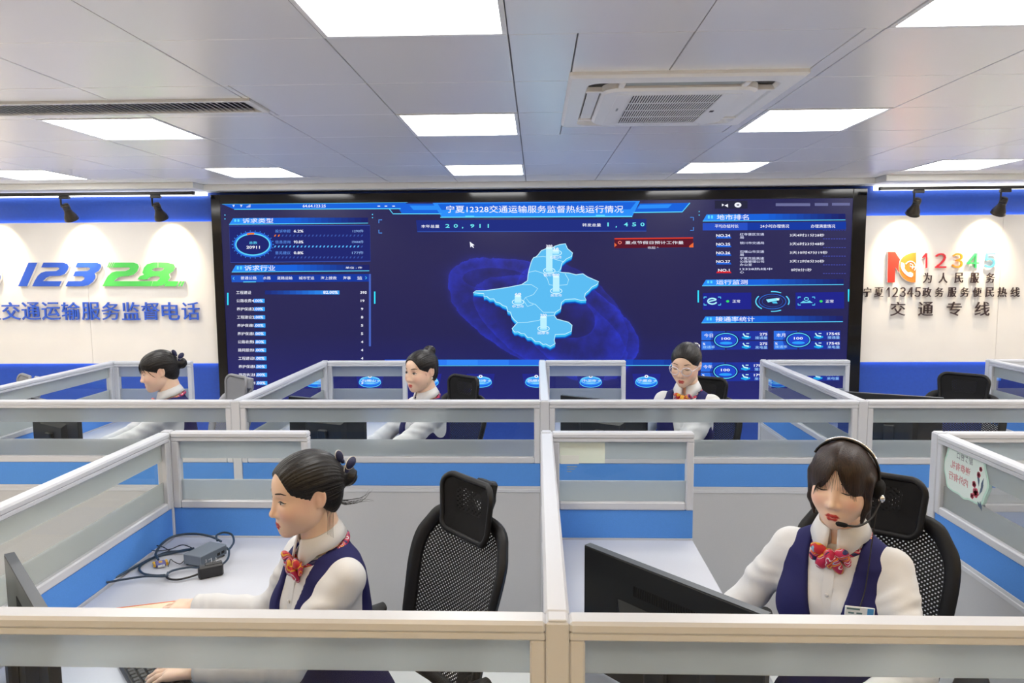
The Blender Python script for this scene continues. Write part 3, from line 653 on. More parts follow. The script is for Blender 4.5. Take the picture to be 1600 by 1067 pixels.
outline_piece('digit', 'sign_blue', C8([(328, 147), (480, 147), (510, 156), (521, 176), (512, 205), (490, 233), (455, 247), (378, 250), (350, 262), (325, 287), (468, 287), (450, 326), (243, 326), (262, 285), (285, 247), (310, 224), (345, 213), (425, 210), (445, 199), (450, 189), (440, 183), (312, 183)]), hs_)
outline_piece('digit', 'sign_blue', C8([(585, 147), (735, 147), (762, 158), (766, 178), (748, 208), (716, 228), (724, 245), (722, 264), (704, 292), (670, 317), (630, 326), (495, 326), (515, 287), (615, 287), (636, 275), (640, 260), (625, 250), (552, 250), (570, 212), (660, 210), (680, 199), (683, 189), (670, 183), (570, 183)]), hs_)
outline_piece('digit', 'sign_green', C8([(868, 147), (1010, 147), (1042, 156), (1053, 178), (1040, 212), (1012, 238), (975, 249), (915, 252), (890, 262), (862, 287), (1158, 287), (1145, 326), (775, 326), (795, 285), (815, 249), (845, 222), (880, 212), (950, 210), (978, 199), (985, 189), (975, 183), (852, 183)]), hs_, -.028)
outline_piece('digit', 'sign_green', C8([(1040, 275), (1058, 250), (1090, 238), (1078, 222), (1090, 185), (1115, 158), (1160, 146), (1196, 145), (1196, 183), (1166, 189), (1150, 204), (1170, 212), (1220, 210), (1238, 201), (1245, 190), (1225, 183), (1198, 183), (1198, 145), (1270, 146), (1316, 158), (1326, 180), (1312, 212), (1280, 232), (1288, 260), (1268, 292), (1235, 318), (1195, 326), (1146, 326), (1160, 287), (1190, 287), (1208, 270), (1212, 258), (1200, 250), (1165, 250), (1135, 258), (1112, 275)]), hs_)
outline_piece('dash', 'sign_green', C8([(1265, 287), (1354, 287), (1336, 326), (1240, 326)]), hs_)
for x in (1364, 1385): outline_piece('dash', 'sign_green', C8([(x, 287), (x+14, 287), (x-4, 326), (x-18, 326)]), hs_)
for x in (826, 841, 856): outline_piece('dash', 'sign_green', C8([(x, 145), (x+9, 145), (x-7, 183), (x-16, 183)]), hs_)
sign_text('sign_blue', '夏交通运输服务监督电话', -30.5, 313, 472, 500, hs_, .014, .004, .84)
# round logo at the left end: blue ring with a green and blue disc inside
lg = MB(); c0 = wall_pt(-15, 431, YP); rr = .122
M = Matrix.Translation((c0.x, -.004, c0.z)) @ Matrix.Rotation(PI/2, 4, 'X')
lg.lathe([(0, 0), (rr, 0), (rr, .026), (rr-.002, .028), (0, .028)], 40, M); lo_ = lg.build('logo_disc', 'sign_white', hs_)
for r0, r1, c, z in ((.100, .120, 'sign_blue', .0285), (.045, .062, 'sign_green', .0285)):
    q = MB(); q.lathe([(r0, z-.002), (r0, z+.002), (r1, z+.002), (r1, z-.002)], 40, M, False); q.build('logo_ring', c, lo_)
q = MB(); q.prism([(-.035, -.045), (-.012, .045), (.012, .045), (.035, -.045), (.012, -.045), (0, .0), (-.012, -.045)], .027, .031, M); q.build('logo_road', 'sign_blue', lo_)
# right sign
C7 = lambda p: [(1300+x/2.963, 280+y/2.963) for x, y in p]
gs = empty('service_sign', (0, YP, 0), 0, 'raised sign with red square logo, coloured digits 12345 and dark characters', 'sign')
CN = lambda p: [(1375+x/8.89, 380+y/8.89) for x, y in p]
outline_piece('logo_bar', 'sign_red', CN([(112, 117), (212, 117), (280, 225), (262, 290), (258, 340), (264, 405), (212, 330), (205, 545), (104, 545)]), gs)
outline_piece('logo_sweep', 'sign_orange', CN([(504, 125), (493, 545), (430, 543), (375, 520), (325, 485), (290, 440), (272, 390), (264, 340), (272, 280), (292, 225), (325, 185), (375, 155), (435, 135)]), gs, -.028)
def arc(cx, cy, r_, a0, a1, n=18): return [(cx+r_*math.cos(R(a0+(a1-a0)*k/n)), cy+r_*math.sin(R(a0+(a1-a0)*k/n))) for k in range(n+1)]
def stroke(pts, w):
    m_ = MB(); m_.tube([wall_pt(1375+x/8.89, 380+y/8.89, YP-.029)-Vector((0, YP, 0)) for x, y in pts], w*.000655, 6, flat=1.); return m_
stroke(arc(425, 325, 72, -150, 45), 7).build('logo_globe', 'sign_white', gs)
stroke(arc(418, 325, 40, -95, 50), 6).build('logo_globe', 'sign_white', gs)
stroke([(418, 278), (418, 328), (500, 332)], 6).build('logo_globe', 'sign_white', gs)
outline_piece('logo_handset', 'sign_white', CN([(300, 262), (335, 280), (345, 320), (338, 345), (365, 385), (395, 408), (425, 398), (462, 420), (458, 455), (438, 472), (395, 462), (345, 425), (305, 375), (288, 320), (290, 285)]), gs, -.032, -.027)
for i, (ch, c) in enumerate(zip('12345', ('sign_digit_red', 'sign_digit_red', 'sign_digit_orange', 'sign_digit_green', 'sign_digit_blue'))):
    a = [(414, 440), (482, 529), (559, 606), (631, 679), (709, 757)][i]
    x0, x1 = 1300+a[0]/2.963, 1300+a[1]/2.963
    sign_text(c, ch, x0, x1, 395.5, 418.5, gs, .014, .0, 1., wide=1.12)
sign_text('sign_dark', '为人民服务', 1437.5, 1560.5, 426, 442, gs, .012, .0, .56)
for ch, a, b in zip('宁夏12345政务服务便民热线', (147, 197, 249, 283, 318, 353, 387, 420, 478, 537, 595, 653, 712, 768, 828), (184, 240, 266, 305, 340, 375, 410, 462, 518, 578, 637, 695, 753, 812, 872)):
    sign_text('sign_dark', ch, 1300+a/2.963, 1300+b/2.963, 448.8, 464, gs, .012, .0, 1., wide=.86)
for i, ch in enumerate('交通专线'): sign_text('sign_dark', ch, [1391, 1434.5, 1479, 1523][i], [1416, 1459.5, 1504, 1548][i], 471.5, 493.5, gs, .012, .0, .96)
# small coat hook on the panel beside the video wall is read as part of the board's fittings
hk = empty('wall_hook', (0, YP, 0), 0, 'small dark metal hook on the cream panel beside the video wall', 'hook')
# ------------------------------------------------------------------ desks and dividers
mat('frame_white', lin('#cacdd4'), .32, spec=.5)
grain(mat('fabric_blue', lin('#5893e2'), .85, spec=.2), 900, .10, .25)
grain(mat('panel_grey', lin('#bfc1c5'), .6), 900, .04, .05)
grain(mat('desk_white', lin('#c9ccd5'), .45, spec=.4), 300, .02)
glass_mat('glass_clear', 0, (.93, .965, .965), .0, .7)
glass_mat('glass_frosted', .42, (.96, .985, .985), .55, .8, 1.25)
mat('sticker_white', lin('#e4e8e2'), .6); mat('sticker_green', lin('#e2ecdf'), .6)
TOP, G1, F1, F2, G0, RB, BB, T1, T0, LB = 1.188, 1.152, 1.078, .990, .905, .872, .755, .742, .722, .09
def divider(x0, y0, L, rz, label, posts=(True, True), group='cubicle dividers'):
    """one screen panel along local X from 0 to L; its own end posts stand outside the glass frame"""
    d = empty('cubicle_divider', (x0, y0, 0), rz, label, 'divider', group)
    a, b = 0, L
    if posts[0]:
        p = MB(); p.box(-.0, .044, -.022, .022, 0, TOP, .003); p.box(.004, .040, -.018, .018, TOP-.001, TOP+.004, .002); p.build('post', 'frame_white', d); a = .044
    if posts[1]:
        p = MB(); p.box(L-.044, L, -.022, .022, 0, TOP, .003); p.box(L-.040, L-.004, -.018, .018, TOP-.001, TOP+.004, .002); p.build('post', 'frame_white', d); b = L-.044
    r_ = MB(); r_.box(a, b, -.024, .024, G1+.014, TOP+.002, .006); r_.box(a, b, -.021, .021, G1, G1+.016, .003); r_.build('top_rail', 'frame_white', d)
    for s in (0, 1):
        xa = a if s == 0 else b-.030
        q = MB(); q.box(xa, xa+.030, -.020, .020, RB, G1, .004)
        q.build('stile', 'frame_white', d)
    q = MB(); q.box(a+.03, b-.03, -.020, .020, RB, G0, .005); q.build('middle_rail', 'frame_white', d)
    gp = MB(); gp.add([(a+.03, 0, G0), (b-.03, 0, G0), (b-.03, 0, G1), (a+.03, 0, G1)], [(0, 1, 2, 3)])
    g_ = gp.build('glass_pane', 'glass_clear', d)
    for z0, z1 in ((F1, G1), (G0, F2)):
        gp = MB(); gp.box(a+.03, b-.03, -.0018, -.0006, z0, z1) if False else gp.add([(a+.03, -.0012, z0), (b-.03, -.0012, z0), (b-.03, -.0012, z1), (a+.03, -.0012, z1)], [(0, 1, 2, 3)]).add([(a+.03, .0012, z0), (b-.03, .0012, z0), (b-.03, .0012, z1), (a+.03, .0012, z1)], [(3, 2, 1, 0)])
        gp.build('frosted_band', 'glass_frosted', g_)
    bx('fabric_panel', 'fabric_blue', a, b, -.015, .015, BB, RB, d, .002)
    q = MB(); q.box(a, b, -.019, .019, T0, T1, .003); q.box(a, b, -.017, .017, T1, BB, .001); q.build('trim_strip', 'frame_white', d)
    bx('lower_panel', 'panel_grey', a, b, -.015, .015, LB, T0, d, .001)
    bx('skirting', 'frame_white', a, b, -.019, .019, 0, LB, d, .003)
    return d
PX = lambda i: .037+1.553*i        # centre lines of the dividers that run away from the camera
ROW = [(1.325, 2.885), (3.583, 5.128)]
SH = .588
def lengthwise(i, r_, label): return divider(PX(i), ROW[r_][0]-.022, ROW[r_][1]-ROW[r_][0]+.044, PI/2, label)
def crosswise(i, r_, label): return divider(PX(i)+.022, ROW[r_][0], 1.553-.044, 0, label, (False, False))
def short(i, r_, label): return divider(PX(i)+.022, ROW[r_][1], SH-.022, 0, label, (False, False))
WHO = ['the woman with the navy hair bow', 'the woman with the headset']
lengthwise(-1, 0, 'glass divider along the front left desk, running back from the bottom left corner')
lengthwise(0, 0, 'glass divider seen end-on between the two front desks')
lengthwise(1, 0, 'glass divider on the right of the front row, with the scalloped notice on it')
crosswise(-1, 0, 'nearest glass divider, bottom left, in front of the woman with the navy hair bow')
crosswise(0, 0, 'nearest glass divider at the bottom right, in front of the woman with the headset')
short(-1, 0, 'short glass divider behind the cable heap on the front left desk')
sd = short(0, 0, 'short glass divider with a pale green paper taped to its glass')
short(1, 0, 'short glass divider at the right edge, behind the notice')
crosswise(-2, 1, 'long glass divider of the second row in front of the woman with the black fringe')
crosswise(-1, 1, 'long glass divider of the second row in front of the woman with the high bun')
crosswise(0, 1, 'long glass divider of the second row in front of the woman with glasses')
crosswise(1, 1, 'long glass divider of the second row at the right, in front of the empty chair')
lengthwise(-2, 1, 'glass divider running back on the far left, beside the woman with the black fringe')
lengthwise(-1, 1, 'glass divider running back behind the grey headrest, left of the woman with the high bun')
lengthwise(0, 1, 'glass divider seen end-on in the second row, left of the woman with glasses')
lengthwise(1, 1, 'glass divider running back in the second row, right of the woman with glasses')
lengthwise(2, 1, 'glass divider running back in the second row at the right edge of the photo')
short(-2, 1, 'short glass divider behind the woman with the black fringe')
short(-1, 1, 'short glass divider just left of the woman with the high bun')
short(0, 1, 'short glass divider standing before the middle of the video wall')
short(1, 1, 'short glass divider before the right end of the video wall')
short(2, 1, 'short glass divider before the blue wall at the right edge')
for k in (-1, 0, 1): pass
# desks stand against the lengthwise dividers
def desk(i, r_, label):
    x0, x1, y0, y1 = PX(i)+.024, PX(i)+.588, ROW[r_][0]+.024, ROW[r_][1]-.020
    d = empty('desk', ((x0+x1)/2, (y0+y1)/2, 0), 0, label, 'desk', 'white cubicle desks')
    hx, hy = (x1-x0)/2, (y1-y0)/2
    bx('desktop', 'desk_white', -hx, hx, -hy, hy, .725, .75, d, .003)
    for s in (-1, 1): bx('side_panel', 'desk_white', -hx+.02, hx-.06, s*(hy-.03)-.0125, s*(hy-.03)+.0125, 0, .7249, d)
    bx('back_panel', 'desk_white', -hx+.01, -hx+.028, -hy+.05, hy-.05, .25, .7249, d)
    p = MB(); pd = empty('drawer_pedestal', (0, 0, 0)); pd.parent = d
    bx('pedestal_body', 'panel_grey', -hx+.06, hx-.10, hy-.46, hy-.06, .03, .62, pd, .003)
    for k in range(3): bx('drawer', 'desk_white', hx-.0995, hx-.082, hy-.455, hy-.065, .05+.19*k, .23+.19*k, pd, .002)
desk(-1, 0, 'white desk at the front left with the cable heap on it'); desk(0, 0, 'white desk at the front right behind the big black monitor')
desk(-2, 1, 'white desk in the second row, far left'); desk(-1, 1, 'white desk in the second row before the woman with the high bun')
desk(0, 1, 'white desk in the second row before the woman with glasses'); desk(1, 1, 'white desk in the second row at the right, before the empty chair')
desk(1, 0, 'white desk at the front beyond the notice on the right edge')
# papers on the glass
def on_glass(y, px0, py0, px1, py1):
    a, b = wall_pt(px0, py1, y), wall_pt(px1, py0, y); return a.x, b.x, a.z, b.z
ys = ROW[0][1]-.0022
x0, x1, z0, z1 = on_glass(ys, 874.5, 723.5, 945, 686)
pn = empty('paper_notice', ((x0+x1)/2, ys, (z0+z1)/2), 0, 'pale green sheet of paper taped behind the glass of the short divider', 'paper')
w_, h_ = (x1-x0)/2, (z1-z0)/2
bx('sheet', 'sticker_green', -w_, w_, -.0006, .0004, -h_, h_, pn)
bx('white_label', 'sticker_white', -w_+.003, -w_*.15, -.0012, -.0006, h_*.35, h_-.004, pn)
t = MB()
for k in range(3): t.box(-w_*.68, -w_*.68+w_*(.45, .36, .20)[k], -.0015, -.0012, h_-.016-.010*k, h_-.013-.010*k)
mat('print_grey', lin('#9aa09c'), .7); t.build('printed_lines', 'print_grey', pn)
# ------------------------------------------------------------------ chairs
mat('chair_black', (.010, .010, .011), .5, spec=.3); mat('chair_fabric', (.012, .012, .013), .85, spec=.2); mat('chair_grey', lin('#8b8c90'), .8, spec=.2)
mat('chair_grey_frame', lin('#9a9ca2'), .45); mat('caster_black', (.02, .02, .02), .4); mat('chrome', (.7, .7, .72), .2, metal=1.)
def mesh_cloth(name, c, pu=.0080, pv=.0064, th=.52):
    m = mat(name, c, .7, spec=.3); n, l, b = nodes(m); o = n['Material Output']
    tc = n.new('ShaderNodeTexCoord'); s = n.new('ShaderNodeSeparateXYZ'); l.new(tc.outputs['Object'], s.inputs[0])
    def w(out, p):
        a = n.new('ShaderNodeMath'); a.operation = 'MULTIPLY'; a.inputs[1].default_value = 2*PI/p; l.new(out, a.inputs[0])
        q = n.new('ShaderNodeMath'); q.operation = 'SINE'; l.new(a.outputs[0], q.inputs[0]); return q.outputs[0]
    k = n.new('ShaderNodeMath'); k.operation = 'MULTIPLY'; l.new(w(s.outputs[0], pu*2), k.inputs[0]); l.new(w(s.outputs[2], pv*2), k.inputs[1])
    g = n.new('ShaderNodeMath'); g.operation = 'GREATER_THAN'; g.inputs[1].default_value = th; l.new(k.outputs[0], g.inputs[0])
    t = n.new('ShaderNodeBsdfTransparent'); mx = n.new('ShaderNodeMixShader')
    l.new(g.outputs[0], mx.inputs[0]); l.new(b.outputs[0], mx.inputs[1]); l.new(t.outputs[0], mx.inputs[2]); l.new(mx.outputs[0], o.inputs[0])
mesh_cloth('chair_mesh', (.012, .012, .013)); mesh_cloth('headrest_mesh', (.012, .012, .013), .0095, .0075, .45); mesh_cloth('chair_mesh_grey', lin('#85868b'), .0095, .0075, .6)
TILT = R(14)
def back_pt(x, z, fwd=0.):
    """point of the curved, reclined back plane; z is height along the back from the seat"""
    y = .205+math.sin(TILT)*z-.045*(x/.23)**2-.018*math.sin(PI*min(1, max(0, z/.55)))-fwd
    return (x, y, .47+math.cos(TILT)*z)
def back_loop(n=44):
    P = []; poly = [(-.168, .05), (.168, .05), (.206, .14), (.245, .49), (.170, .61), (-.170, .61), (-.245, .49), (-.206, .14)]
    m = len(poly)
    for i in range(m):       # rounded corners by quadratic blends
        a, b, c = Vector(poly[i-1]), Vector(poly[i]), Vector(poly[(i+1) % m])
        s, e = b+(a-b)*.30, b+(c-b)*.30
        for k in range(7):
            t = k/6; P.append(s*(1-t)**2+b*2*t*(1-t)+e*t*t)
    return P
def make_chair(label, style='black'):
    ch = empty('office_chair', (0, 0, 0), 0, label, 'chair', 'high-backed mesh office chairs')
    fm, me_, hm = ('chair_black', 'chair_mesh', 'headrest_mesh') if style == 'black' else ('chair_grey_frame', 'chair_mesh_grey', 'chair_grey')
    sb = MB()
    for k in range(5):
        a = R(72*k+18); c, s = math.cos(a), math.sin(a)
        sb.tube([(.02*c, .02*s, .115), (.12*c, .12*s, .105), (.30*c, .30*s, .078)], [.028, .024, .016], 8)
    sb.lathe([(.045, .07), (.045, .14), (.03, .15)], 16); sb.build('star_base', 'chair_black', ch)
    cm = None
    for k in range(5):
        a = R(72*k+18)
        if cm is None:
            c_ = MB()
            for s in (-1, 1): c_.lathe([(0, s*.008), (.022, s*.008), (.026, s*.012), (.026, s*.022), (.02, s*.026), (0, s*.026)][::s], 16, Matrix.Rotation(PI/2, 4, 'X') @ Matrix.Translation((0, 0, 0)))
            c_.tube([(0, 0, 0), (0, 0, .045)], .008, 8); cm = c_.mesh('caster')
        o = link('caster', cm, 'caster_black' if not cm.materials else None, ch, (.30*math.cos(a), .30*math.sin(a), .0265)); o.rotation_euler.z = a+.4*k
    MB().lathe([(.026, .13), (.026, .28), (.016, .281), (.016, .36)], 16).build('gas_column', 'chrome', ch)
    MB().box(-.09, .09, -.10, .12, .345, .378, .008).build('tilt_mechanism', 'chair_black', ch)
    rows = []
    for i in range(13):
        v = -1+2*i/12
        rows.append([(.245*math.copysign(abs(math.cos(t))**.45, math.cos(t))*(1-.06*max(0, v)), -.02+v*.235*1.0 if False else -.02+.24*math.copysign(abs(math.sin(t))**.45, math.sin(t)), 0) for t in [2*PI*k/32 for k in range(32)]])
    prof = [(.86, .376), (.97, .383), (1.0, .398), (.985, .416), (.93, .424), (.6, .420), (.001, .416)]
    rr_ = []
    base = rows[0]
    for f, z in prof: rr_.append([(p[0]*f, -.02+(p[1]+.02)*f, z-(.030*max(0, (-(p[1]+.02)*f-.15)/.09) if z > .39 else 0)) for p in base])
    MB().grid(rr_, closed=True).build('seat', 'chair_fabric', ch)
    L_ = back_loop(); pts = [Vector(back_pt(p.x, p.y)) for p in L_]
    f = MB(); cz_ = Vector((0, .33)); band = [(1.03, 0.), (1.015, .013), (.93, .016), (.85, .010), (.835, .001), (.86, -.008), (.98, -.016), (1.03, 0.)]
    f.grid([[back_pt(cz_.x+(p.x-cz_.x)*s, cz_.y+(p.y-cz_.y)*(1-(1-s)*.75), o_) for p in L_] for s, o_ in band], closed=True); f.build('back_frame', fm, ch)
    mp = MB(); N = 18; cen = Vector((0, .33)); grid_rows = []
    for i in range(9):
        s = i/8+1e-3; grid_rows.append([back_pt(cen.x+(p.x-cen.x)*s, cen.y+(p.y-cen.y)*s) for p in L_])
    mp.grid(grid_rows, closed=True); mp.build('back_mesh', me_, ch)
    sp = MB(); sp.tube([(0, .05, .365), (0, .20, .385), (0, .275, .45), (0, .305, .58), Vector(back_pt(0, .20))+Vector((0, .035, 0))], [.030, .030, .028, .024, .02], 10)
    sp.tube([Vector(back_pt(-.19, .2))+Vector((0, .012, 0)), Vector(back_pt(0, .2))+Vector((0, .036, 0)), Vector(back_pt(.19, .2))+Vector((0, .012, 0))], .014, 8); sp.build('back_support', fm, ch)
    br = MB(); br.tube([Vector(back_pt(0, .55))+Vector((0, .02, 0)), Vector(back_pt(0, .64))+Vector((0, .045, 0)), Vector(back_pt(0, .70))+Vector((0, .035, 0))], [.020, .018, .016], 8, flat=1.0)
    br.box(-.045, .045, -.012, .018, -.035, .035, .006, Matrix.Translation(Vector(back_pt(0, .675))+Vector((0, .012, 0))) @ Matrix.Rotation(-TILT, 4, 'X')); br.build('headrest_bracket', fm, ch)
    # headrest: a curved cushion of mesh wrapped on a hoop
    hp = lambda x, z, dy=0.: (x, .205+math.sin(TILT)*.66-.052*(x/.15)**2*.8-.030+.05*z+dy-.55*max(0, -z-.03)**1.0*.6, 1.085+z)
    hl = []
    for (cx, cz, a0) in ((.092, .046, 0), (-.092, .046, 90), (-.082, -.052, 180), (.082, -.052, 270)):
        for k in range(7): a = R(a0+15*k); hl.append((cx+.042*math.cos(a), cz+.042*math.sin(a)))
    hf = MB(); hf.tube([Vector(hp(x, z)) for x, z in hl], .008, 8, closed=True, flat=1.3); hf.build('headrest_frame', fm if style == 'black' else 'chair_grey', ch)
    hb = MB(); hw_ = MB(); wn = lambda x, z, s: (x*s, z*s*(1-.35*(1-s))+.034*(1-s))
    for dy in (-.012, .012):
        hb.grid([[hp(*wn(x, z, s), dy*(1-s**4)) for x, z in hl] for s in ([.52, .6, .7, .8, .9, 1.] if style == 'black' else [.001, .3, .6, .8, .9, 1.])], closed=True)
        hw_.grid([[hp(*wn(x, z, s), dy*(1-s**4)) for x, z in hl] for s in [1e-3, .2, .4, .52]], closed=True)
    hb.build('headrest_pad', 'chair_fabric' if style == 'black' else 'chair_grey', ch)
    if style == 'black': hw_.build('headrest_mesh', 'headrest_mesh', ch)
    if style == 'black': pass
    for s in (-1, 1):
        am = MB(); am.tube([(s*.20, .05, .372), (s*.285, .05, .39), (s*.300, .05, .52), (s*.300, .04, .655)], [.018, .018, .018, .016], 8, flat=1.0); am.build('arm_post', 'chair_black', ch)
        pd = MB(); pr = []
        for i in range(11):
            t = -1+2*i/10; w = .046*(1-abs(t)**4*.55); pr.append([(s*.300+w*math.cos(a), .03+.135*t, .672+.014*math.sin(a)+(.016*t*t if t > 0 else .004*t*t)) for a in [2*PI*k/14 for k in range(14)]])
        pd.grid([r_[::-1] for r_ in pr], closed=True); pd.f.append(tuple(range(14))); pd.sm.append(False); pd.f.append(tuple(len(pd.v)-1-k for k in range(14))); pd.sm.append(False)
        pd.build('arm_pad', 'chair_black', ch)
    return ch
chair0 = make_chair('black mesh office chair behind the woman with the navy hair bow, front left')
chair_g = make_chair('light grey office chair behind the woman with the black fringe', 'grey')
def put_chair(src, x, y, face, label=None, first=False):
    c = src if first else copy_tree(src)
    c.location = (x, y, 0); c.rotation_euler.z = face
    if label: c['label'] = label
    return c
def heading(dx, dy): return math.atan2(dx, -dy)      # rotation that turns -Y to (dx, dy)
put_chair(chair0, -.46, 2.06, heading(-.76, -.65), None, True)
put_chair(chair0, .92, 2.08, heading(-.58, -.81), 'black mesh office chair behind the woman with the headset, front right')
put_chair(chair0, -.66, 4.24, heading(-.66, -.75), 'black office chair beside the woman with the high bun, before the video wall')
put_chair(chair0, .86, 4.14, heading(-.50, -.86), 'black office chair behind the woman with glasses')
put_chair(chair0, 2.42, 4.30, heading(-.66, -.75), 'empty black office chair at the right, before the blue wall')
put_chair(chair_g, -2.10, 4.26, heading(-.66, -.75), None, True)
put_chair(chair_g, -3.50, 4.30, heading(-.66, -.75), 'empty light grey office chair at the left edge of the photo')

# ------------------------------------------------------------------ monitors
mat('monitor_back', (.016, .017, .018), .42, spec=.4); mat('monitor_edge', lin('#4b5158'), .4); mat('monitor_vent', (.004, .004, .004), .7); mat('monitor_grey', lin('#3a3c3e'), .45)
emitter('monitor_glow', lin('#b9cfee'), .8)
def make_monitor(label):
    m = empty('monitor', (0, 0, .75), 0, label, 'monitor', 'black desktop monitors')
    W, H, Z = .270, .168, .182
    s = MB(); s.box(-W, W, -.012, .012, Z-H, Z+H, .003); s.build('housing', 'monitor_back', m)
    e = MB(); e.box(-W+.002, W-.002, -.0115, .0115, Z+H, Z+H+.0012); e.build('top_edge', 'monitor_edge', m)
    b = MB(); b.add([(-W*.55, -.012, Z-.10), (W*.55, -.012, Z-.10), (W*.55, -.012, Z+.06), (-W*.55, -.012, Z+.06), (-W*.45, -.034, Z-.09), (W*.45, -.034, Z-.09), (W*.45, -.034, Z+.035), (-W*.45, -.034, Z+.035)], [(4, 5, 6, 7), (0, 1, 5, 4), (1, 2, 6, 5), (2, 3, 7, 6), (3, 0, 4, 7)]); b.build('back_bulge', 'monitor_back', m)
    v = MB()
    v.box(-W*.36, W*.80, -.0126, -.0119, Z+.085, Z+.112)
    vt = v.build('vent', 'monitor_vent', m)
    sl = MB()
    for k in range(44): x = -W*.355+(W*1.15)*k/43; sl.box(x-.0011, x+.0011, -.0138, -.0124, Z+.086, Z+.111)
    sl.build('vent_slat', 'monitor_back', m)['kind'] = 'stuff'
    bx('screen', 'monitor_glow', -W+.008, W-.008, .0119, .0126, Z-H+.014, Z+H-.008, m)
    n = MB(); n.box(-.03, .03, -.055, -.030, .008, Z+.0, .006); n.build('stand_neck', 'monitor_back', m)
    MB().lathe([(0, 0), (.115, 0), (.118, .004), (.112, .010), (0, .012)], 32, Matrix.Translation((0, -.03, 0)) @ Matrix.Diagonal((1, .8, 1, 1))).build('stand_base', 'monitor_back', m)
    return m
mon0 = make_monitor('large black monitor seen from behind on the front right desk')
def put_monitor(x0, y0, x1, y1, label=None, src=mon0):
    c = mon0 if label is None else copy_tree(mon0)
    dx, dy = x1-x0, y1-y0; k = .54/math.hypot(dx, dy)
    c.location = (x0+dx*k/2, y0+dy*k/2, .75); c.rotation_euler.z = math.atan2(dy, dx)
    if label: c['label'] = label
put_monitor(.134, 1.921, .492, 1.53)
put_monitor(-1.407, 1.83, -1.075, 1.49, 'black monitor at the bottom left corner, cut by the photo edge')
put_monitor(-1.458, 4.20, -.985, 4.00, 'black monitor behind the frosted glass, left of the woman with the high bun')
put_monitor(.142, 4.238, .60, 3.96, 'black monitor behind the frosted glass, left of the woman with glasses')
put_monitor(1.80, 4.36, 2.28, 4.14, 'black monitor behind the glass at the right of the second row')
put_monitor(-2.98, 4.16, -2.56, 3.90, 'black monitor behind the frosted glass at the left edge of the photo')
# ------------------------------------------------------------------ implicit surfaces (for bodies, hair and clothes)
def V3(*a): return np.array(a, np.float32)
def s_ell(p, c, r, M=None):
    q = p-V3(*c)
    if M is not None: q = q @ M            # columns of M are the local axes
    r = V3(*r); k0 = np.sqrt(((q/r)**2).sum(1)); k1 = np.sqrt(((q/(r*r))**2).sum(1))+1e-9
    return k0*(k0-1)/k1
def s_sph(p, c, r): return np.sqrt(((p-V3(*c))**2).sum(1))-r
def s_cap(p, a, b, ra, rb=None):
    rb = ra if rb is None else rb
    a = V3(*a); ab = V3(*b)-a; q = p-a
    h = np.clip((q @ ab)/float(ab @ ab), 0, 1)
    return np.sqrt(((q-h[:, None]*ab)**2).sum(1))-(ra+(rb-ra)*h)
def s_box(p, c, b, r=0., M=None):
    q = p-V3(*c)
    if M is not None: q = q @ M
    q = np.abs(q)-(V3(*b)-r)
    return np.sqrt((np.maximum(q, 0)**2).sum(1))+np.minimum(q.max(1), 0)-r
def smin(a, b, k):
    h = np.maximum(k-np.abs(a-b), 0)/k
    return np.minimum(a, b)-h*h*k*.25
def smax(a, b, k): return -smin(-a, -b, k)
def rot_m(rx=0, ry=0, rz=0): return np.array(Euler((rx, ry, rz)).to_matrix(), np.float32)
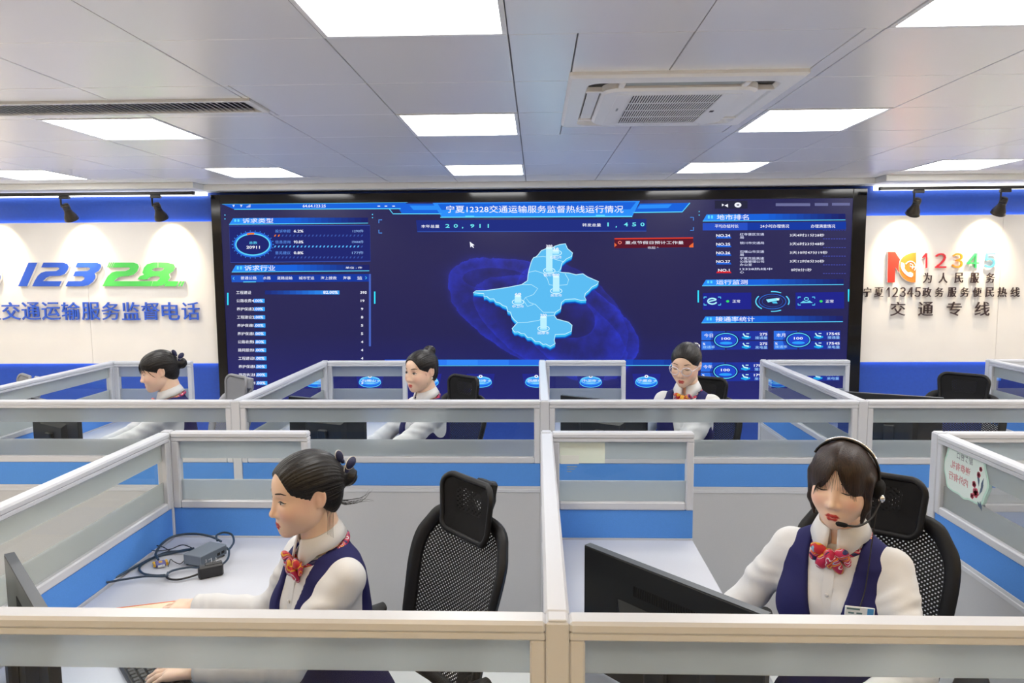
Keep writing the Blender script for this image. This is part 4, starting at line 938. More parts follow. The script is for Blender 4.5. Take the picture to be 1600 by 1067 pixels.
def surf(fn, lo, hi, h, C=4):
    """surface nets on a grid that is only filled near the surface; returns (verts, quads)"""
    lo = np.array(lo, np.float32); n = np.ceil((np.array(hi)-lo)/(h*C)).astype(int)
    H = h*C
    g = [lo[i]+H*(np.arange(n[i])+.5) for i in range(3)]
    P = np.stack(np.meshgrid(*g, indexing='ij'), -1).reshape(-1, 3).astype(np.float32)
    d = fn(P).reshape(n)
    near = np.abs(d) < H*1.25
    big = np.repeat(np.repeat(np.repeat(np.where(d > 0, 1., -1.).astype(np.float32), C, 0), C, 1), C, 2)
    ii = np.argwhere(near)
    off = np.stack(np.meshgrid(*[np.arange(C)]*3, indexing='ij'), -1).reshape(-1, 3)
    idx = (ii[:, None, :]*C+off[None]).reshape(-1, 3)
    Q = (lo+h*(idx+.5)).astype(np.float32)
    val = np.concatenate([fn(Q[k:k+400000]) for k in range(0, len(Q), 400000)])
    big[idx[:, 0], idx[:, 1], idx[:, 2]] = val
    N = np.array(big.shape); S = big > 0
    c = np.zeros(N-1, np.int8)
    for dx in (0, 1):
        for dy in (0, 1):
            for dz in (0, 1): c += S[dx:N[0]-1+dx, dy:N[1]-1+dy, dz:N[2]-1+dz]
    act = np.argwhere((c > 0) & (c < 8))
    vid = -np.ones(N-1, np.int64); vid[act[:, 0], act[:, 1], act[:, 2]] = np.arange(len(act))
    acc = np.zeros((len(act), 3)); cnt = np.zeros(len(act))
    cor = [(a, b, e) for a in (0, 1) for b in (0, 1) for e in (0, 1)]
    for a in cor:
        for ax in range(3):
            if a[ax]: continue
            b = list(a); b[ax] = 1
            va = big[act[:, 0]+a[0], act[:, 1]+a[1], act[:, 2]+a[2]]; vb = big[act[:, 0]+b[0], act[:, 1]+b[1], act[:, 2]+b[2]]
            m = (va > 0) != (vb > 0); t = np.where(m, va/np.where(m, va-vb, 1), 0)
            pt = np.array(a, float)[None].repeat(len(act), 0); pt[:, ax] += t
            acc[m] += pt[m]; cnt[m] += 1
    V = lo+h*(act+.5+acc/cnt[:, None])
    F = []
    for ax in range(3):
        u, w = (ax+1) % 3, (ax+2) % 3
        sl = [slice(1, -1)]*3; s2 = list(sl); sl[ax] = slice(0, -1); s2[ax] = slice(1, None)
        A = S[tuple(sl)]; B = S[tuple(s2)]
        e = np.argwhere(A != B)
        base = e.copy(); base[:, u] += 1; base[:, w] += 1
        fl = A[e[:, 0], e[:, 1], e[:, 2]]
        def cell(du, dw):
            q = base.copy(); q[:, u] += du; q[:, w] += dw
            return vid[q[:, 0], q[:, 1], q[:, 2]]
        q = np.stack([cell(-1, -1), cell(0, -1), cell(0, 0), cell(-1, 0)], 1)
        q[fl] = q[fl][:, ::-1]
        F.append(q)
    F = np.concatenate(F); F = F[(F >= 0).all(1)]
    return V, F
def np_mesh(name, V, F, smooth=True):
    me = bpy.data.meshes.new(name); me.vertices.add(len(V)); me.vertices.foreach_set('co', np.asarray(V, np.float32).ravel())
    k = F.shape[1]
    me.loops.add(F.size); me.loops.foreach_set('vertex_index', F.astype(np.int32).ravel())
    me.polygons.add(len(F)); me.polygons.foreach_set('loop_start', np.arange(0, F.size, k, dtype=np.int32))
    me.polygons.foreach_set('loop_total', np.full(len(F), k, np.int32))
    me.polygons.foreach_set('use_smooth', np.ones(len(F), bool) if smooth else np.zeros(len(F), bool))
    me.update(calc_edges=True); me.validate()
    return me
def set_col(me, cols):
    a = me.color_attributes.new('tone', 'FLOAT_COLOR', 'POINT')
    a.data.foreach_set('color', np.concatenate([cols, np.ones((len(cols), 1))], 1).astype(np.float32).ravel())
# ------------------------------------------------------------------ people
def skin_mat():
    m = mat('skin', (.8, .55, .42), .46, spec=.4)
    n, l, b = nodes(m)
    a = n.new('ShaderNodeAttribute'); a.attribute_name = 'tone'
    l.new(a.outputs['Color'], b.inputs['Base Color'])
    b.inputs['Subsurface Weight'].default_value = .12; b.inputs['Subsurface Radius'].default_value = (.012, .004, .002)
    b.inputs['Subsurface Scale'].default_value = .6
    return m
def hair_mat(name, c, c2, stretch):
    m = mat(name, c, .42, spec=.35); n, l, b = nodes(m)
    tc = n.new('ShaderNodeTexCoord'); mp = n.new('ShaderNodeMapping'); mp.inputs['Scale'].default_value = stretch
    no = n.new('ShaderNodeTexNoise'); no.inputs['Scale'].default_value = 300; no.inputs['Detail'].default_value = 3
    l.new(tc.outputs['Object'], mp.inputs[0]); l.new(mp.outputs[0], no.inputs['Vector'])
    rp = n.new('ShaderNodeValToRGB'); rp.color_ramp.elements[0].color = (*c, 1); rp.color_ramp.elements[1].color = (*c2, 1)
    rp.color_ramp.elements[0].position = .35; rp.color_ramp.elements[1].position = .75
    l.new(no.outputs[0], rp.inputs[0]); l.new(rp.outputs[0], b.inputs['Base Color'])
    bp = n.new('ShaderNodeBump'); bp.inputs['Strength'].default_value = .5; bp.inputs['Distance'].default_value = .002
    l.new(no.outputs[0], bp.inputs['Height']); l.new(bp.outputs[0], b.inputs['Normal'])
    return m
skin_mat()
hair_mat('hair_black', (.0045, .004, .0042), (.020, .016, .014), (1., .07, .9))
hair_mat('hair_brown', (.010, .0055, .004), (.048, .024, .014), (1., 1., .06))
mat('brow', (.035, .02, .014), .7); mat('lash', (.008, .006, .006), .6)
mat('eye_white', (.72, .68, .66), .25); mat('iris', (.012, .007, .005), .12, spec=.6)
grain(mat('shirt_white', (.70, .70, .70), .75, spec=.25), 900, .03, .08)
grain(mat('vest_navy', lin('#232357'), .8, spec=.25), 700, .08, .1)
grain(mat('trousers_navy', lin('#1b1b3d'), .85, spec=.2), 700, .08)
grain(mat('shoe_black', (.012, .012, .013), .35), 200, .1)
mat('ribbon_navy', lin('#1a1d45'), .5); mat('ribbon_edge', (.75, .72, .66), .6)
mat('button_pearl', (.82, .80, .77), .3); mat('metal_silver', (.75, .75, .76), .25, metal=1.)
mat('pearl', (.88, .85, .8), .2)
def scarf_mat():
    m = mat('silk_scarf', (.6, .05, .1), .38, spec=.5); n, l, b = nodes(m)
    tc = n.new('ShaderNodeTexCoord'); no = n.new('ShaderNodeTexNoise'); no.inputs['Scale'].default_value = 19; no.inputs['Detail'].default_value = 0
    no.inputs['Distortion'].default_value = 1.2
    rp = n.new('ShaderNodeValToRGB'); rp.color_ramp.interpolation = 'CONSTANT'; e = rp.color_ramp.elements
    e[0].position = 0; e[0].color = (*lin('#20205a'), 1); e[1].position = .33; e[1].color = (*lin('#c2214b'), 1)
    for p, c in ((.43, '#d8d5d8'), (.46, '#b31d48'), (.55, '#e0a92c'), (.60, '#cc2a33'), (.67, '#8fb9d6'), (.71, '#a01c50')):
        q = e.new(p); q.color = (*lin(c), 1)
    l.new(tc.outputs['Object'], no.inputs['Vector']); l.new(no.outputs[0], rp.inputs[0]); l.new(rp.outputs[0], b.inputs['Base Color'])
scarf_mat()

# ---- head, canonical: face looks along -Y, chin z=-.117, crown z=.105
LIP_U = [(-.0205, -.0825, -.0738), (-.008, -.0905, -.0702), (0, -.0912, -.0710), (.008, -.0905, -.0702), (.0205, -.0825, -.0738)]
LIP_L = [(-.0180, -.0830, -.0760), (-.007, -.0893, -.0795), (.007, -.0893, -.0795), (.0180, -.0830, -.0760)]
def lip_d(p, pts, ra, rb):
    d = None; n = len(pts)-1
    for i in range(n):
        f = lambda t: ra+(rb-ra)*(1-abs(2*t/n-1))
        q = s_cap(p, pts[i], pts[i+1], f(i), f(i+1)); d = q if d is None else smin(d, q, .002)
    return d
def head_sdf(p0, lids=True):
    p = p0.copy(); p[:, 0] = np.abs(p[:, 0])
    d = s_ell(p, (0, .010, .022), (.0725, .092, .083))
    d = smin(d, s_ell(p, (0, -.040, .028), (.0580, .049, .052)), .02)
    d = smin(d, s_ell(p, (0, -.024, -.030), (.0610, .062, .072)), .03)
    d = smin(d, s_ell(p, (0, -.042, -.070), (.0400, .040, .040)), .035)
    d = smin(d, s_sph(p, (.0375, -.012, -.056), .020), .035)
    d = smin(d, s_ell(p, (0, -.071, -.0985), (.0150, .0145, .0145)), .03)
    d = smin(d, s_sph(p, (.0345, -.060, -.036), .0225), .03)
    # sockets and lids
    d = smax(d, -s_ell(p, (.032, -.097, -.001), (.020, .0135, .0105)), .014)
    d = smin(d, s_ell(p, (.0325, -.0735, -.004), (.0155, .0105, .0098)), .004)
    # nose
    n_ = s_cap(p, (0, -.0835, .006), (0, -.0990, -.036), .0058, .0080)
    n_ = smin(n_, s_sph(p, (0, -.1010, -.0400), .0086), .008)
    n_ = smin(n_, s_ell(p, (.0098, -.0915, -.0435), (.0064, .0082, .0060)), .006)
    d = smin(d, n_, .012)
    d = smax(d, -s_ell(p, (.0055, -.0975, -.0520), (.0030, .0045, .0030)), .003)
    # mouth
    d = smin(d, s_ell(p, (0, -.0725, -.0745), (.026, .0150, .0170)), .016)
    d = smin(d, lip_d(p0, LIP_U, .0016, .0030), .004)
    d = smin(d, lip_d(p0, LIP_L, .0018, .0040), .004)
    ml = np.minimum(s_cap(p, (0, -.0955, -.0749), (.011, -.0920, -.0745), .0010), s_cap(p, (.011, -.0920, -.0745), (.0215, -.0835, -.0750), .0010))
    d = smax(d, -ml, .002)
    # ears
    M = rot_m(R(-12), R(0), R(-22))
    e = s_ell(p, (.0715, .014, -.010), (.0052, .0155, .0275), M)
    e = smax(e, -s_ell(p, (.0780, .012, -.007), (.0052, .0100, .0185), M), .004)
    e = smin(e, s_ell(p, (.0700, .008, -.013), (.0042, .0060, .009), M), .004)
    d = smin(d, e, .006)
    # neck
    d = smin(d, s_cap(p, (0, .022, -.06), (0, .036, -.20), .0425, .0480), .025)
    return d
_HEAD = {}
def head_mesh(h):
    if h in _HEAD: return _HEAD[h]
    V, F = surf(head_sdf, (-.095, -.125, -.215), (.095, .115, .118), h)
    V = V.astype(np.float32)
    # natural tones of the skin: lips, cheeks, lids
    base = np.array(lin('#efcdb4')); c = np.tile(base, (len(V), 1))
    def mixin(w, col):
        nonlocal c
        w = np.clip(w, 0, 1)[:, None]; c = c*(1-w)+np.array(lin(col))*w
    fr = (V[:, 1] < -.02)
    ax = np.abs(V[:, 0])
    mixin(np.exp(-(((ax-.042)/.020)**2+((V[:, 2]+.036)/.018)**2))*.40*fr, '#d98a78')
    mixin(np.exp(-(((ax-.033)/.016)**2+((V[:, 2]-.004)/.009)**2))*.45*fr, '#b8785f')
    mixin(np.exp(-(((ax-.073)/.012)**2+((V[:, 2]+.01)/.03)**2))*.25, '#d98a78')
    lip = np.minimum(lip_d(V, LIP_U, .0032, .0036), lip_d(V, LIP_L, .0032, .0046))
    mixin((.0016-lip)/.0012*fr, '#b5332f')
    nos = s_ell(np.stack([ax, V[:, 1], V[:, 2]], 1).astype(np.float32), (.0055, -.0975, -.0520), (.0030, .0045, .0030))
    mixin((.0006-nos)/.001, '#5a2a1e')  # nostril hollows darkened, their shade put into the skin colour
    _HEAD[h] = (V, F, c)
    return _HEAD[h]
def face_y(x, z):
    """front surface of the face at (x, z)"""
    x = np.asarray(x, np.float32); z = np.asarray(z, np.float32); y = np.full(x.shape, -.125, np.float32)
    for _ in range(60):
        d = head_sdf(np.stack([x, y, z], 1)); y = y+d*.8
    return y
def face_strip(mb, cen, w, lift=.0007, n=5):
    """ribbon on the face along centre points (x, z) with half-widths w"""
    cen = np.array(cen, float); t = np.gradient(cen, axis=0); t /= np.linalg.norm(t, axis=1)[:, None]+1e-9
    nr = np.stack([-t[:, 1], t[:, 0]], 1); rows = []
    for k in range(n):
        s = -1+2*k/(n-1); q = cen+nr*(np.array(w)[:, None]*s)
        y = face_y(q[:, 0], q[:, 1])-lift-.0006*(1-s*s)
        rows.append(list(zip(q[:, 0], y, q[:, 1])))
    mb.grid(rows)
def face_disc(mb, cx, cz, rx, rz, clip=None, lift=.0009, n=16, m=4):
    rows = []
    for i in range(m+1):
        f = i/m+1e-3; pts = []
        for k in range(n):
            x = cx+rx*f*math.cos(2*PI*k/n); z = cz+rz*f*math.sin(2*PI*k/n)
            if clip: z = min(max(z, clip[0](x)), clip[1](x))
            pts.append((x, z))
        a = np.array(pts); y = face_y(a[:, 0], a[:, 1])-lift
        rows.append(list(zip(a[:, 0], y, a[:, 1])))
    mb.grid(rows, closed=True)
_FACE = {}
def face_features(openness):
    """brows, lashes and eyes lying on the face; openness 0 lowered .. 1 open"""
    if openness in _FACE: return _FACE[openness]
    out = []
    for s in (-1, 1):
        b = MB(); out.append(('eyebrow', b))
        u = np.linspace(0, 1, 9)
        face_strip(b, [(s*(.016+.034*t), .0205+.0038*math.sin(min(1, t*1.1)*PI*.66)-.010*max(0, t-.65)) for t in u], [.0006+.0017*math.sin(PI*min(1, .18+t*.80)) for t in u])
    top = lambda x: -.0045+(.0066*openness-.0018*(1-openness))*math.sin(PI*min(1, max(0, (abs(x)-.0175)/.030)))**.8+.06*(abs(x)-.0175)
    bot = lambda x: -.0045-(.0036)*math.sin(PI*min(1, max(0, (abs(x)-.0175)/.030)))+.06*(abs(x)-.0175)
    for s in (-1, 1):
        w = MB(); ir = MB(); la = MB(); out += [('eye', w), ('iris', ir), ('eyelash', la)]
        u = np.linspace(0, 1, 13)
        if openness > .2:
            cen = [(s*(.0175+.030*t), (top(.0175+.030*t)+bot(.0175+.030*t))/2) for t in u]
            wd = [max(.0002, (top(.0175+.030*t)-bot(.0175+.030*t))/2) for t in u]
            face_strip(w, cen, wd, .0005)
            face_disc(ir, s*.0325, -.0030, .0064, .0064, (bot, top), .0016)
        ed = top if openness > .2 else bot
        face_strip(la, [(s*(.0170+.0325*t), ed(.0170+.0325*t)+.0004+.0012*max(0, t-.75)*4*.5) for t in u], [.0007+.0010*math.sin(PI*min(1, t*1.0)) for t in u], .0012)
    _FACE[openness] = out
    return out

# ---- hair
def hair_sdf(style):
    def fn(p0):
        p = p0.copy(); p[:, 0] = np.abs(p[:, 0])
        cap = s_ell(p, (0, .014, .028), (.0795, .0970, .0870))
        cap = smin(cap, s_ell(p, (0, -.028, .040), (.0640, .060, .055)), .025)
        cap = smin(cap, s_ell(p, (0, .045, -.030), (.0600, .055, .060)), .03)
        ang = np.arctan2(p0[:, 0], p0[:, 2]+.01)
        rad = np.sqrt(p0[:, 0]**2+p0[:, 2]**2)
        if style in ('bun', 'highbun', 'fringe', 'clip'):
            cap = cap+.0005*np.sin(52*ang+14*p0[:, 1]+3*np.sin(9*ang))+.0003*np.sin(117*ang+40*p0[:, 1])
            zl = .050 if style == 'clip' else .066
            # face opening
            op = s_ell(p, (0, -.115, -.040), (.0800, .092, .040+zl+.016))
            if style == 'fringe': op = s_ell(p, (0, -.112, -.060), (.058, .078, .084))
            op = smin(op, s_ell(p, (.045, -.050, -.045), (.040, .047, .052)), .02)
            d = smax(cap, -op, .006)
            # lower hairline from sideburn to nape
            d = smax(d, -(p[:, 2]+.036+np.clip(p[:, 1]-.012, 0, 1)*1.0), .018)
            d = smax(d, -s_ell(p, (.080, .006, -.020), (.030, .019, .036)), .006)
            if style == 'highbun':
                d = smin(d, s_ell(p0, (0, .072, .098), (.036, .036, .030))+.0012*np.sin(60*np.arctan2(p0[:, 0], p0[:, 1]-.07)+90*p0[:, 2]), .012)
            else:
                cz = .006 if style == 'bun' else .002
                d = smin(d, s_ell(p0, (0, .124, cz+.004), (.032, .030, .030))+.0016*np.sin(5*np.arctan2(p0[:, 0], p0[:, 2]-cz)+170*p0[:, 1])*1., .012)
                d = smin(d, s_cap(p0, (0, .080, .014), (0, .116, .010), .036, .022), .02)
        else:   # long hair, parted, with curtain bangs
            cap = smin(s_ell(p, (0, .014, .022), (.0795, .0970, .0850)), s_ell(p, (0, -.028, .036), (.0640, .060, .055)), .025)
            cap = smin(cap, s_ell(p, (0, .016, .006), (.0850, .0930, .0860)), .01)
            cap = smin(cap, s_ell(p, (0, -.030, .006), (.0690, .0655, .074)), .012)
            sw = np.sin(95*p0[:, 0]+20*p0[:, 2]*np.sign(p0[:, 0]))*.0007
            cap = cap+.0010*np.sin(120*p0[:, 0]*(1+p0[:, 1]*2))+sw
            lock = s_cap(p, (.066, -.030, .020), (.0665, -.034, -.052), .018, .012)
            lock = smin(lock, s_cap(p, (.0665, -.034, -.052), (.060, -.032, -.098), .012, .004), .01)
            d = smin(cap, lock, .012)
            back = s_box(p, (0, .070, -.085), (.062, .026, .085), .024)
            d = smin(d, back, .03)
            z = p[:, 2]
            wz = np.interp(z, [-.16, -.05, -.022, -.014, -.004, .010, .030, .052, .065], [.053, .055, .051, .045, .035, .023, .012, .003, -.02]).astype(np.float32)
            op = np.maximum(p[:, 0]-wz, p[:, 1]+.028)
            d = smax(d, -op, .005)
            d = np.where(p[:, 2] < -.02, np.maximum(d, -np.maximum(np.maximum(p[:, 0]-.056, p[:, 1]-.030), -.001-p[:, 0]*0)), d)
        return d
    return fn
_HAIR = {}
def hair_mesh(style, h):
    if (style, h) not in _HAIR:
        _HAIR[style, h] = surf(hair_sdf(style), (-.10, -.12, -.18), (.10, .175, .145), h)
    return _HAIR[style, h]

# ---- hand, canonical: wrist at origin, fingers along -Y, palm faces -Z, thumb on +X
_HAND = {}
def hand_mesh(h=.0028):
    if h in _HAND: return _HAND[h]
    fing = [(.024, -.078, .0078, (.030, .022, .017), -.10), (.008, -.083, .0080, (.034, .025, .018), -.03), (-.008, -.080, .0076, (.032, .023, .017), .04), (-.023, -.072, .0068, (.025, .018, .015), .12)]
    def fn(p):
        d = s_box(p, (0, -.042, 0), (.032, .040, .0125), .012)
        d = smin(d, s_cap(p, (0, .03, .002), (0, -.005, .001), .0235, .024), .015)
        d = smin(d, s_ell(p, (.022, -.030, -.006), (.016, .026, .013)), .012)
        for x, y, r_, ls, sp in fing:
            a = V3(x, y+.012, .003); ang = .15; f = None
            for i, L in enumerate(ls):
                di = V3(math.sin(-sp)*math.cos(ang), -math.cos(ang)*math.cos(sp), -math.sin(ang)); b = a+di*L
                q = s_cap(p, a, b, r_*(1-.08*i), r_*(1-.08*(i+1))); f = q if f is None else smin(f, q, .002)
                a = b; ang += .32
            d = smin(d, f, .004)
        t = s_cap(p, (.024, -.018, -.004), (.046, -.046, -.010), .0115, .0092)
        t = smin(t, s_cap(p, (.046, -.046, -.010), (.053, -.074, -.014), .0090, .0070), .003)
        return smin(d, t, .008)
    _HAND[h] = surf(fn, (-.05, -.19, -.075), (.075, .06, .03), h)
    return _HAND[h]

# ---- seated body, canonical: seat surface z=0, pelvis at origin, faces -Y
TORSO = np.array([  # z, half width, half depth, centre y
    (-.06, .145, .110, .0), (.0, .165, .124, .0), (.08, .163, .116, .0), (.16, .136, .097, -.004), (.22, .122, .089, -.006), (.30, .130, .093, -.006),
    (.37, .141, .102, -.008), (.43, .147, .099, -.004), (.49, .148, .090, .004), (.53, .139, .076, .010), (.555, .098, .060, .014), (.58, .058, .052, .018), (.64, .050, .050, .022)], np.float32)
TORSO[1:11, 1] *= .94
def torso_d(p, grow=0.):
    z = p[:, 2]
    a = np.interp(z, TORSO[:, 0], TORSO[:, 1]).astype(np.float32)+grow; b = np.interp(z, TORSO[:, 0], TORSO[:, 2]).astype(np.float32)+grow
    c = np.interp(z, TORSO[:, 0], TORSO[:, 3]).astype(np.float32)
    x, y = p[:, 0]/a, (p[:, 1]-c)/b
    k = np.sqrt(x*x+y*y); g = np.sqrt((x/a)**2+(y/b)**2)+1e-9
    d = k*(k-1)/g
    d = smin(d, s_ell(np.stack([np.abs(p[:, 0]), p[:, 1], p[:, 2]], 1), (.068, -.082, .385), (.056+grow, .042+grow, .058+grow)), .05)
    return np.maximum(d*.9, -(p[:, 2]+.075))
class Pose:
    """arm joints in canonical coordinates plus a forward lean of the trunk (about X through the pelvis)"""
    def __init__(s, armL, armR, lean=0., leg=1.):
        s.leg = leg
        s.sh = {1: (.134, .010, .513), -1: (-.134, .010, .513)}
        s.arm = {1: armL, -1: armR}; s.lean = lean
def lean_pts(p, a):
    c, s_ = math.cos(a), math.sin(a)
    q = p.copy(); q[:, 1] = c*p[:, 1]-s_*p[:, 2]; q[:, 2] = s_*p[:, 1]+c*p[:, 2]
    return q
def body_d(p, pose, kind):
    """kind: skin | shirt | vest | legs"""
    q = lean_pts(p, -pose.lean)      # into the trunk's own frame (lean>0 tips forward)
    if kind == 'vest':
        d = torso_d(q, .019)
        d = smin(d, s_cap(np.stack([np.abs(q[:, 0]), q[:, 1], q[:, 2]], 1), (.06, .014, .545), (.126, .010, .514), .029, .033), .04)
        ax = np.abs(q[:, 0])
        # arm holes
        d = smax(d, -s_ell(np.stack([ax, q[:, 1], q[:, 2]], 1), (.184, .004, .452), (.064, .082, .116)), .006)
        # front opening (a V down to the button) and neck hole
        vw = np.interp(q[:, 2], [.0, .20, .50, .62], [-.02, -.004, .058, .070]).astype(np.float32)
        d = smax(d, -np.maximum(ax-vw, q[:, 1]+.005), .004)
        d = smax(d, -s_ell(q, (0, .010, .612), (.070, .070, .064)), .004)
        d = np.maximum(d, -(q[:, 2]-.02)); d = smax(d, q[:, 2]-.577, .006)
        return d
    g = .009 if kind == 'shirt' else 0.
    d = torso_d(q, g) if kind != 'legs' else None
    if kind == 'shirt': d = np.maximum(d, q[:, 2]-.572)
    if kind in ('skin', 'shirt'):
        for s in (-1, 1):
            el, wr = pose.arm[s]; sh = pose.sh[s]
            r1, r2, r3 = (.042, .036, .028) if kind == 'skin' else (.052, .047, .040)
            # arms live in the leaned frame too
            a = s_cap(q, sh, el, r1, r2); b_ = s_cap(q, el, wr, r2*.98, r3)
            if kind == 'shirt':
                sh_, el_, wr_ = V3(*sh), V3(*el), V3(*wr)
                t = (q-el_) @ ((wr_-el_)/np.linalg.norm(wr_-el_)); u = (q-sh_) @ ((el_-sh_)/np.linalg.norm(el_-sh_))
                w = q[:, 0]*37+q[:, 1]*23
                b_ = b_+(.0024*np.sin(95*t+w*.6+2*np.sin(31*q[:, 2]))+.0015*np.sin(190*t+w*1.4+3*np.sin(40*q[:, 1])))*np.exp(-np.clip(t, 0, 1)*3)
                a = a+(.0022*np.sin(70*u+w+1.5*np.sin(40*q[:, 1]))+.0016*np.sin(150*u+1.8*w+2*np.sin(35*q[:, 2])))*np.clip(u/.1, .15, 1)
                d_a = smin(a, b_, .03)
                end = (q-wr_) @ ((wr_-el_)/np.linalg.norm(wr_-el_))
                d_a = smax(d_a, end-.004, .008)
                cuff = s_cap(q, tuple(wr_-(wr_-el_)/np.linalg.norm(wr_-el_)*.045), tuple(wr_), .036, .036)
                d_a = smin(d_a, smax(cuff, np.abs(end+.024)-.026, .004), .004)
                d = smin(d, d_a, .035)
            else: d = smin(d, smin(a, b_, .02), .03)
        if kind == 'skin': d = smin(d, s_cap(q, (0, .016, .54), (0, .024, .63), .046, .043), .03)
        if kind == 'shirt':
            d = d+.0012*np.sin(60*q[:, 2]+25*q[:, 0]+3*np.sin(30*q[:, 0]))
    if kind in ('skin', 'legs'):
        g = 0. if kind == 'skin' else .014
        l_ = None
        for s in (-1, 1):
            k_ = (s*.10, -.40*pose.leg, .005); an = (s*.105, -.42*pose.leg**2, -.37)
            e = smin(s_cap(p, (s*.085, -.02, .01), k_, .078+g, .056+g), s_cap(p, k_, an, .053+g, .036+g*1.3), .03)
            if kind == 'skin': e = smin(e, s_cap(p, an, (s*.11, an[1]-.10, -.405), .034, .026), .02)
            l_ = e if l_ is None else np.minimum(l_, e)
        if kind == 'legs':
            l_ = smin(l_, s_ell(p, (0, .0, .03), (.172+g, .132+g, .10)), .04)
            l_ = np.maximum(l_, -(p[:, 2]+.36))
        d = l_ if d is None else smin(d, l_, .04)
    return d
def xf(V, M): return V @ np.array(M.to_3x3()).T+np.array(M.translation)
def petal(mb, c, r, rx, ry, rz): mb.ball((0, 0, 0), r, 12, M=Matrix.Translation(c) @ Euler((rx, ry, rz)).to_matrix().to_4x4())
def build_person(loc, rz, pose, head_rot, style, hair, label, eyes=0., fine=True, earring=False, badge=False, seat_z=.455, hd_up=0.):
    """loc: pelvis (x, y); rz: heading; head_rot: (pitch down, roll, yaw) of the head in the trunk frame"""
    hs = .0019 if fine else .0027; bs = .0055 if fine else .0075
    root_M = Matrix.Translation((loc[0], loc[1], seat_z)) @ Matrix.Rotation(rz, 4, 'Z')
    L = Matrix.Rotation(pose.lean, 4, 'X')
    neck = Vector((0, .024, .588+hd_up))
    HM = L @ Matrix.Translation(neck) @ Euler((head_rot[0], head_rot[1], head_rot[2]), 'YXZ').to_matrix().to_4x4() @ Matrix.Translation((0, -.030, .155))
    # body: trunk, limbs, hands and head in one mesh
    Vb, Fb = surf(lambda p: body_d(p, pose, 'skin'), (-.42, -.62, -.47), (.42, .20, .66), .010)
    Vh, Fh, ch = head_mesh(hs); Vh2 = xf(Vh, HM)
    base = np.array(lin('#efcdb4'))
    VS = [Vb, Vh2]; FS = [Fb, Fh+len(Vb)]; CS = [np.tile(base, (len(Vb), 1)), ch]; n0 = len(Vb)+len(Vh2)
    for s in (-1, 1):
        el, wr = Vector(pose.arm[s][0]), Vector(pose.arm[s][1]); dy = (wr-el).normalized(); up = Vector((0, 0, 1))
        # hand lies palm down, a little flatter than the forearm
        dy2 = Vector((dy.x, dy.y, dy.z*.35)).normalized(); zx = (up-dy2*up.dot(dy2)).normalized(); xx = (-dy2).cross(zx)
        Mh = Matrix(((xx.x, -dy2.x, zx.x, wr.x), (xx.y, -dy2.y, zx.y, wr.y), (xx.z, -dy2.z, zx.z, wr.z), (0, 0, 0, 1)))
        v, f_ = hand_mesh(); v = v.copy()
        if s > 0: v[:, 0] *= -1; f_ = f_[:, ::-1]
        v = xf(v, L @ Mh); VS.append(v); FS.append(f_+n0); CS.append(np.tile(base, (len(v), 1))); n0 += len(v)
    me = np_mesh('person', np.concatenate(VS), np.concatenate(FS)); set_col(me, np.concatenate(CS))
    body = link('person', me, 'skin'); body.matrix_world = root_M
    tag(body, label, 'person', 'hotline operators at their desks')
    # face
    for nm, mb in face_features(eyes):
        if mb.v:
            m2 = MB(); m2.v = [tuple(HM @ Vector(v)) for v in mb.v]; m2.f = mb.f; m2.sm = mb.sm
            m2.build(nm, {'eyebrow': 'brow', 'eye': 'eye_white', 'iris': 'iris', 'eyelash': 'lash'}[nm], body)
    # hair
    v, f_ = hair_mesh(style, .0019 if fine else .0028)
    hr = link('hair', np_mesh('hair', xf(v, HM), f_), hair, body)
    st = MB(); rnd = random.Random(5)
    def strand(pts, r0):
        pts = [Vector(p) for p in pts]; P = []
        for i in range(10):
            t = i/9*(len(pts)-1); k = min(int(t), len(pts)-2); u = t-k
            p0, p1, p2, p3 = pts[max(k-1, 0)], pts[k], pts[k+1], pts[min(k+2, len(pts)-1)]
            P.append(.5*((2*p1)+(p2-p0)*u+(2*p0-5*p1+4*p2-p3)*u*u+(3*p1-p0-3*p2+p3)*u**3))
        st.tube([HM @ p for p in P], [r0*(1-.85*i/9) for i in range(10)], 5)
    def wisps(n, fn):
        for k in range(n): fn(k)
    if style == 'bun':
        for k in range(12):
            a = rnd.uniform(-1, 1); strand([(.02*a, .085, -.055), (.03*a, .105, -.075+.01*rnd.random()), (.02*a+.01, .135+.03*rnd.random(), -.082+.012*rnd.random()), (.03*a, .165+.04*rnd.random(), -.060-.03*rnd.random())], .0011)
        for s in (-1, 1):
            for k in range(5): strand([(s*.066, .028+.004*k, -.030), (s*.064, .030+.004*k, -.07), (s*(.060+.002*k), .026+.003*k, -.11), (s*.063, .020+.004*k, -.135-.008*k)], .0011)
    if style == 'fringe':
        for k in range(16):
            x = -.05+.1*k/15; y0 = -.088+abs(x)*.3; strand([(x*.6, -.060, .085), (x*.85, -.092+abs(x)*.35, .055), (x, -.101+abs(x)*.55, .022), (x*1.03, -.100+abs(x)*.6, .006-.006*rnd.random())], .0030)
        for s in (-1, 1):
            for k in range(4): strand([(s*.052, -.070, .050), (s*.062, -.058, .02), (s*.066, -.042, -.012), (s*.066, -.026+.004*k, -.030-.004*k)], .0028)
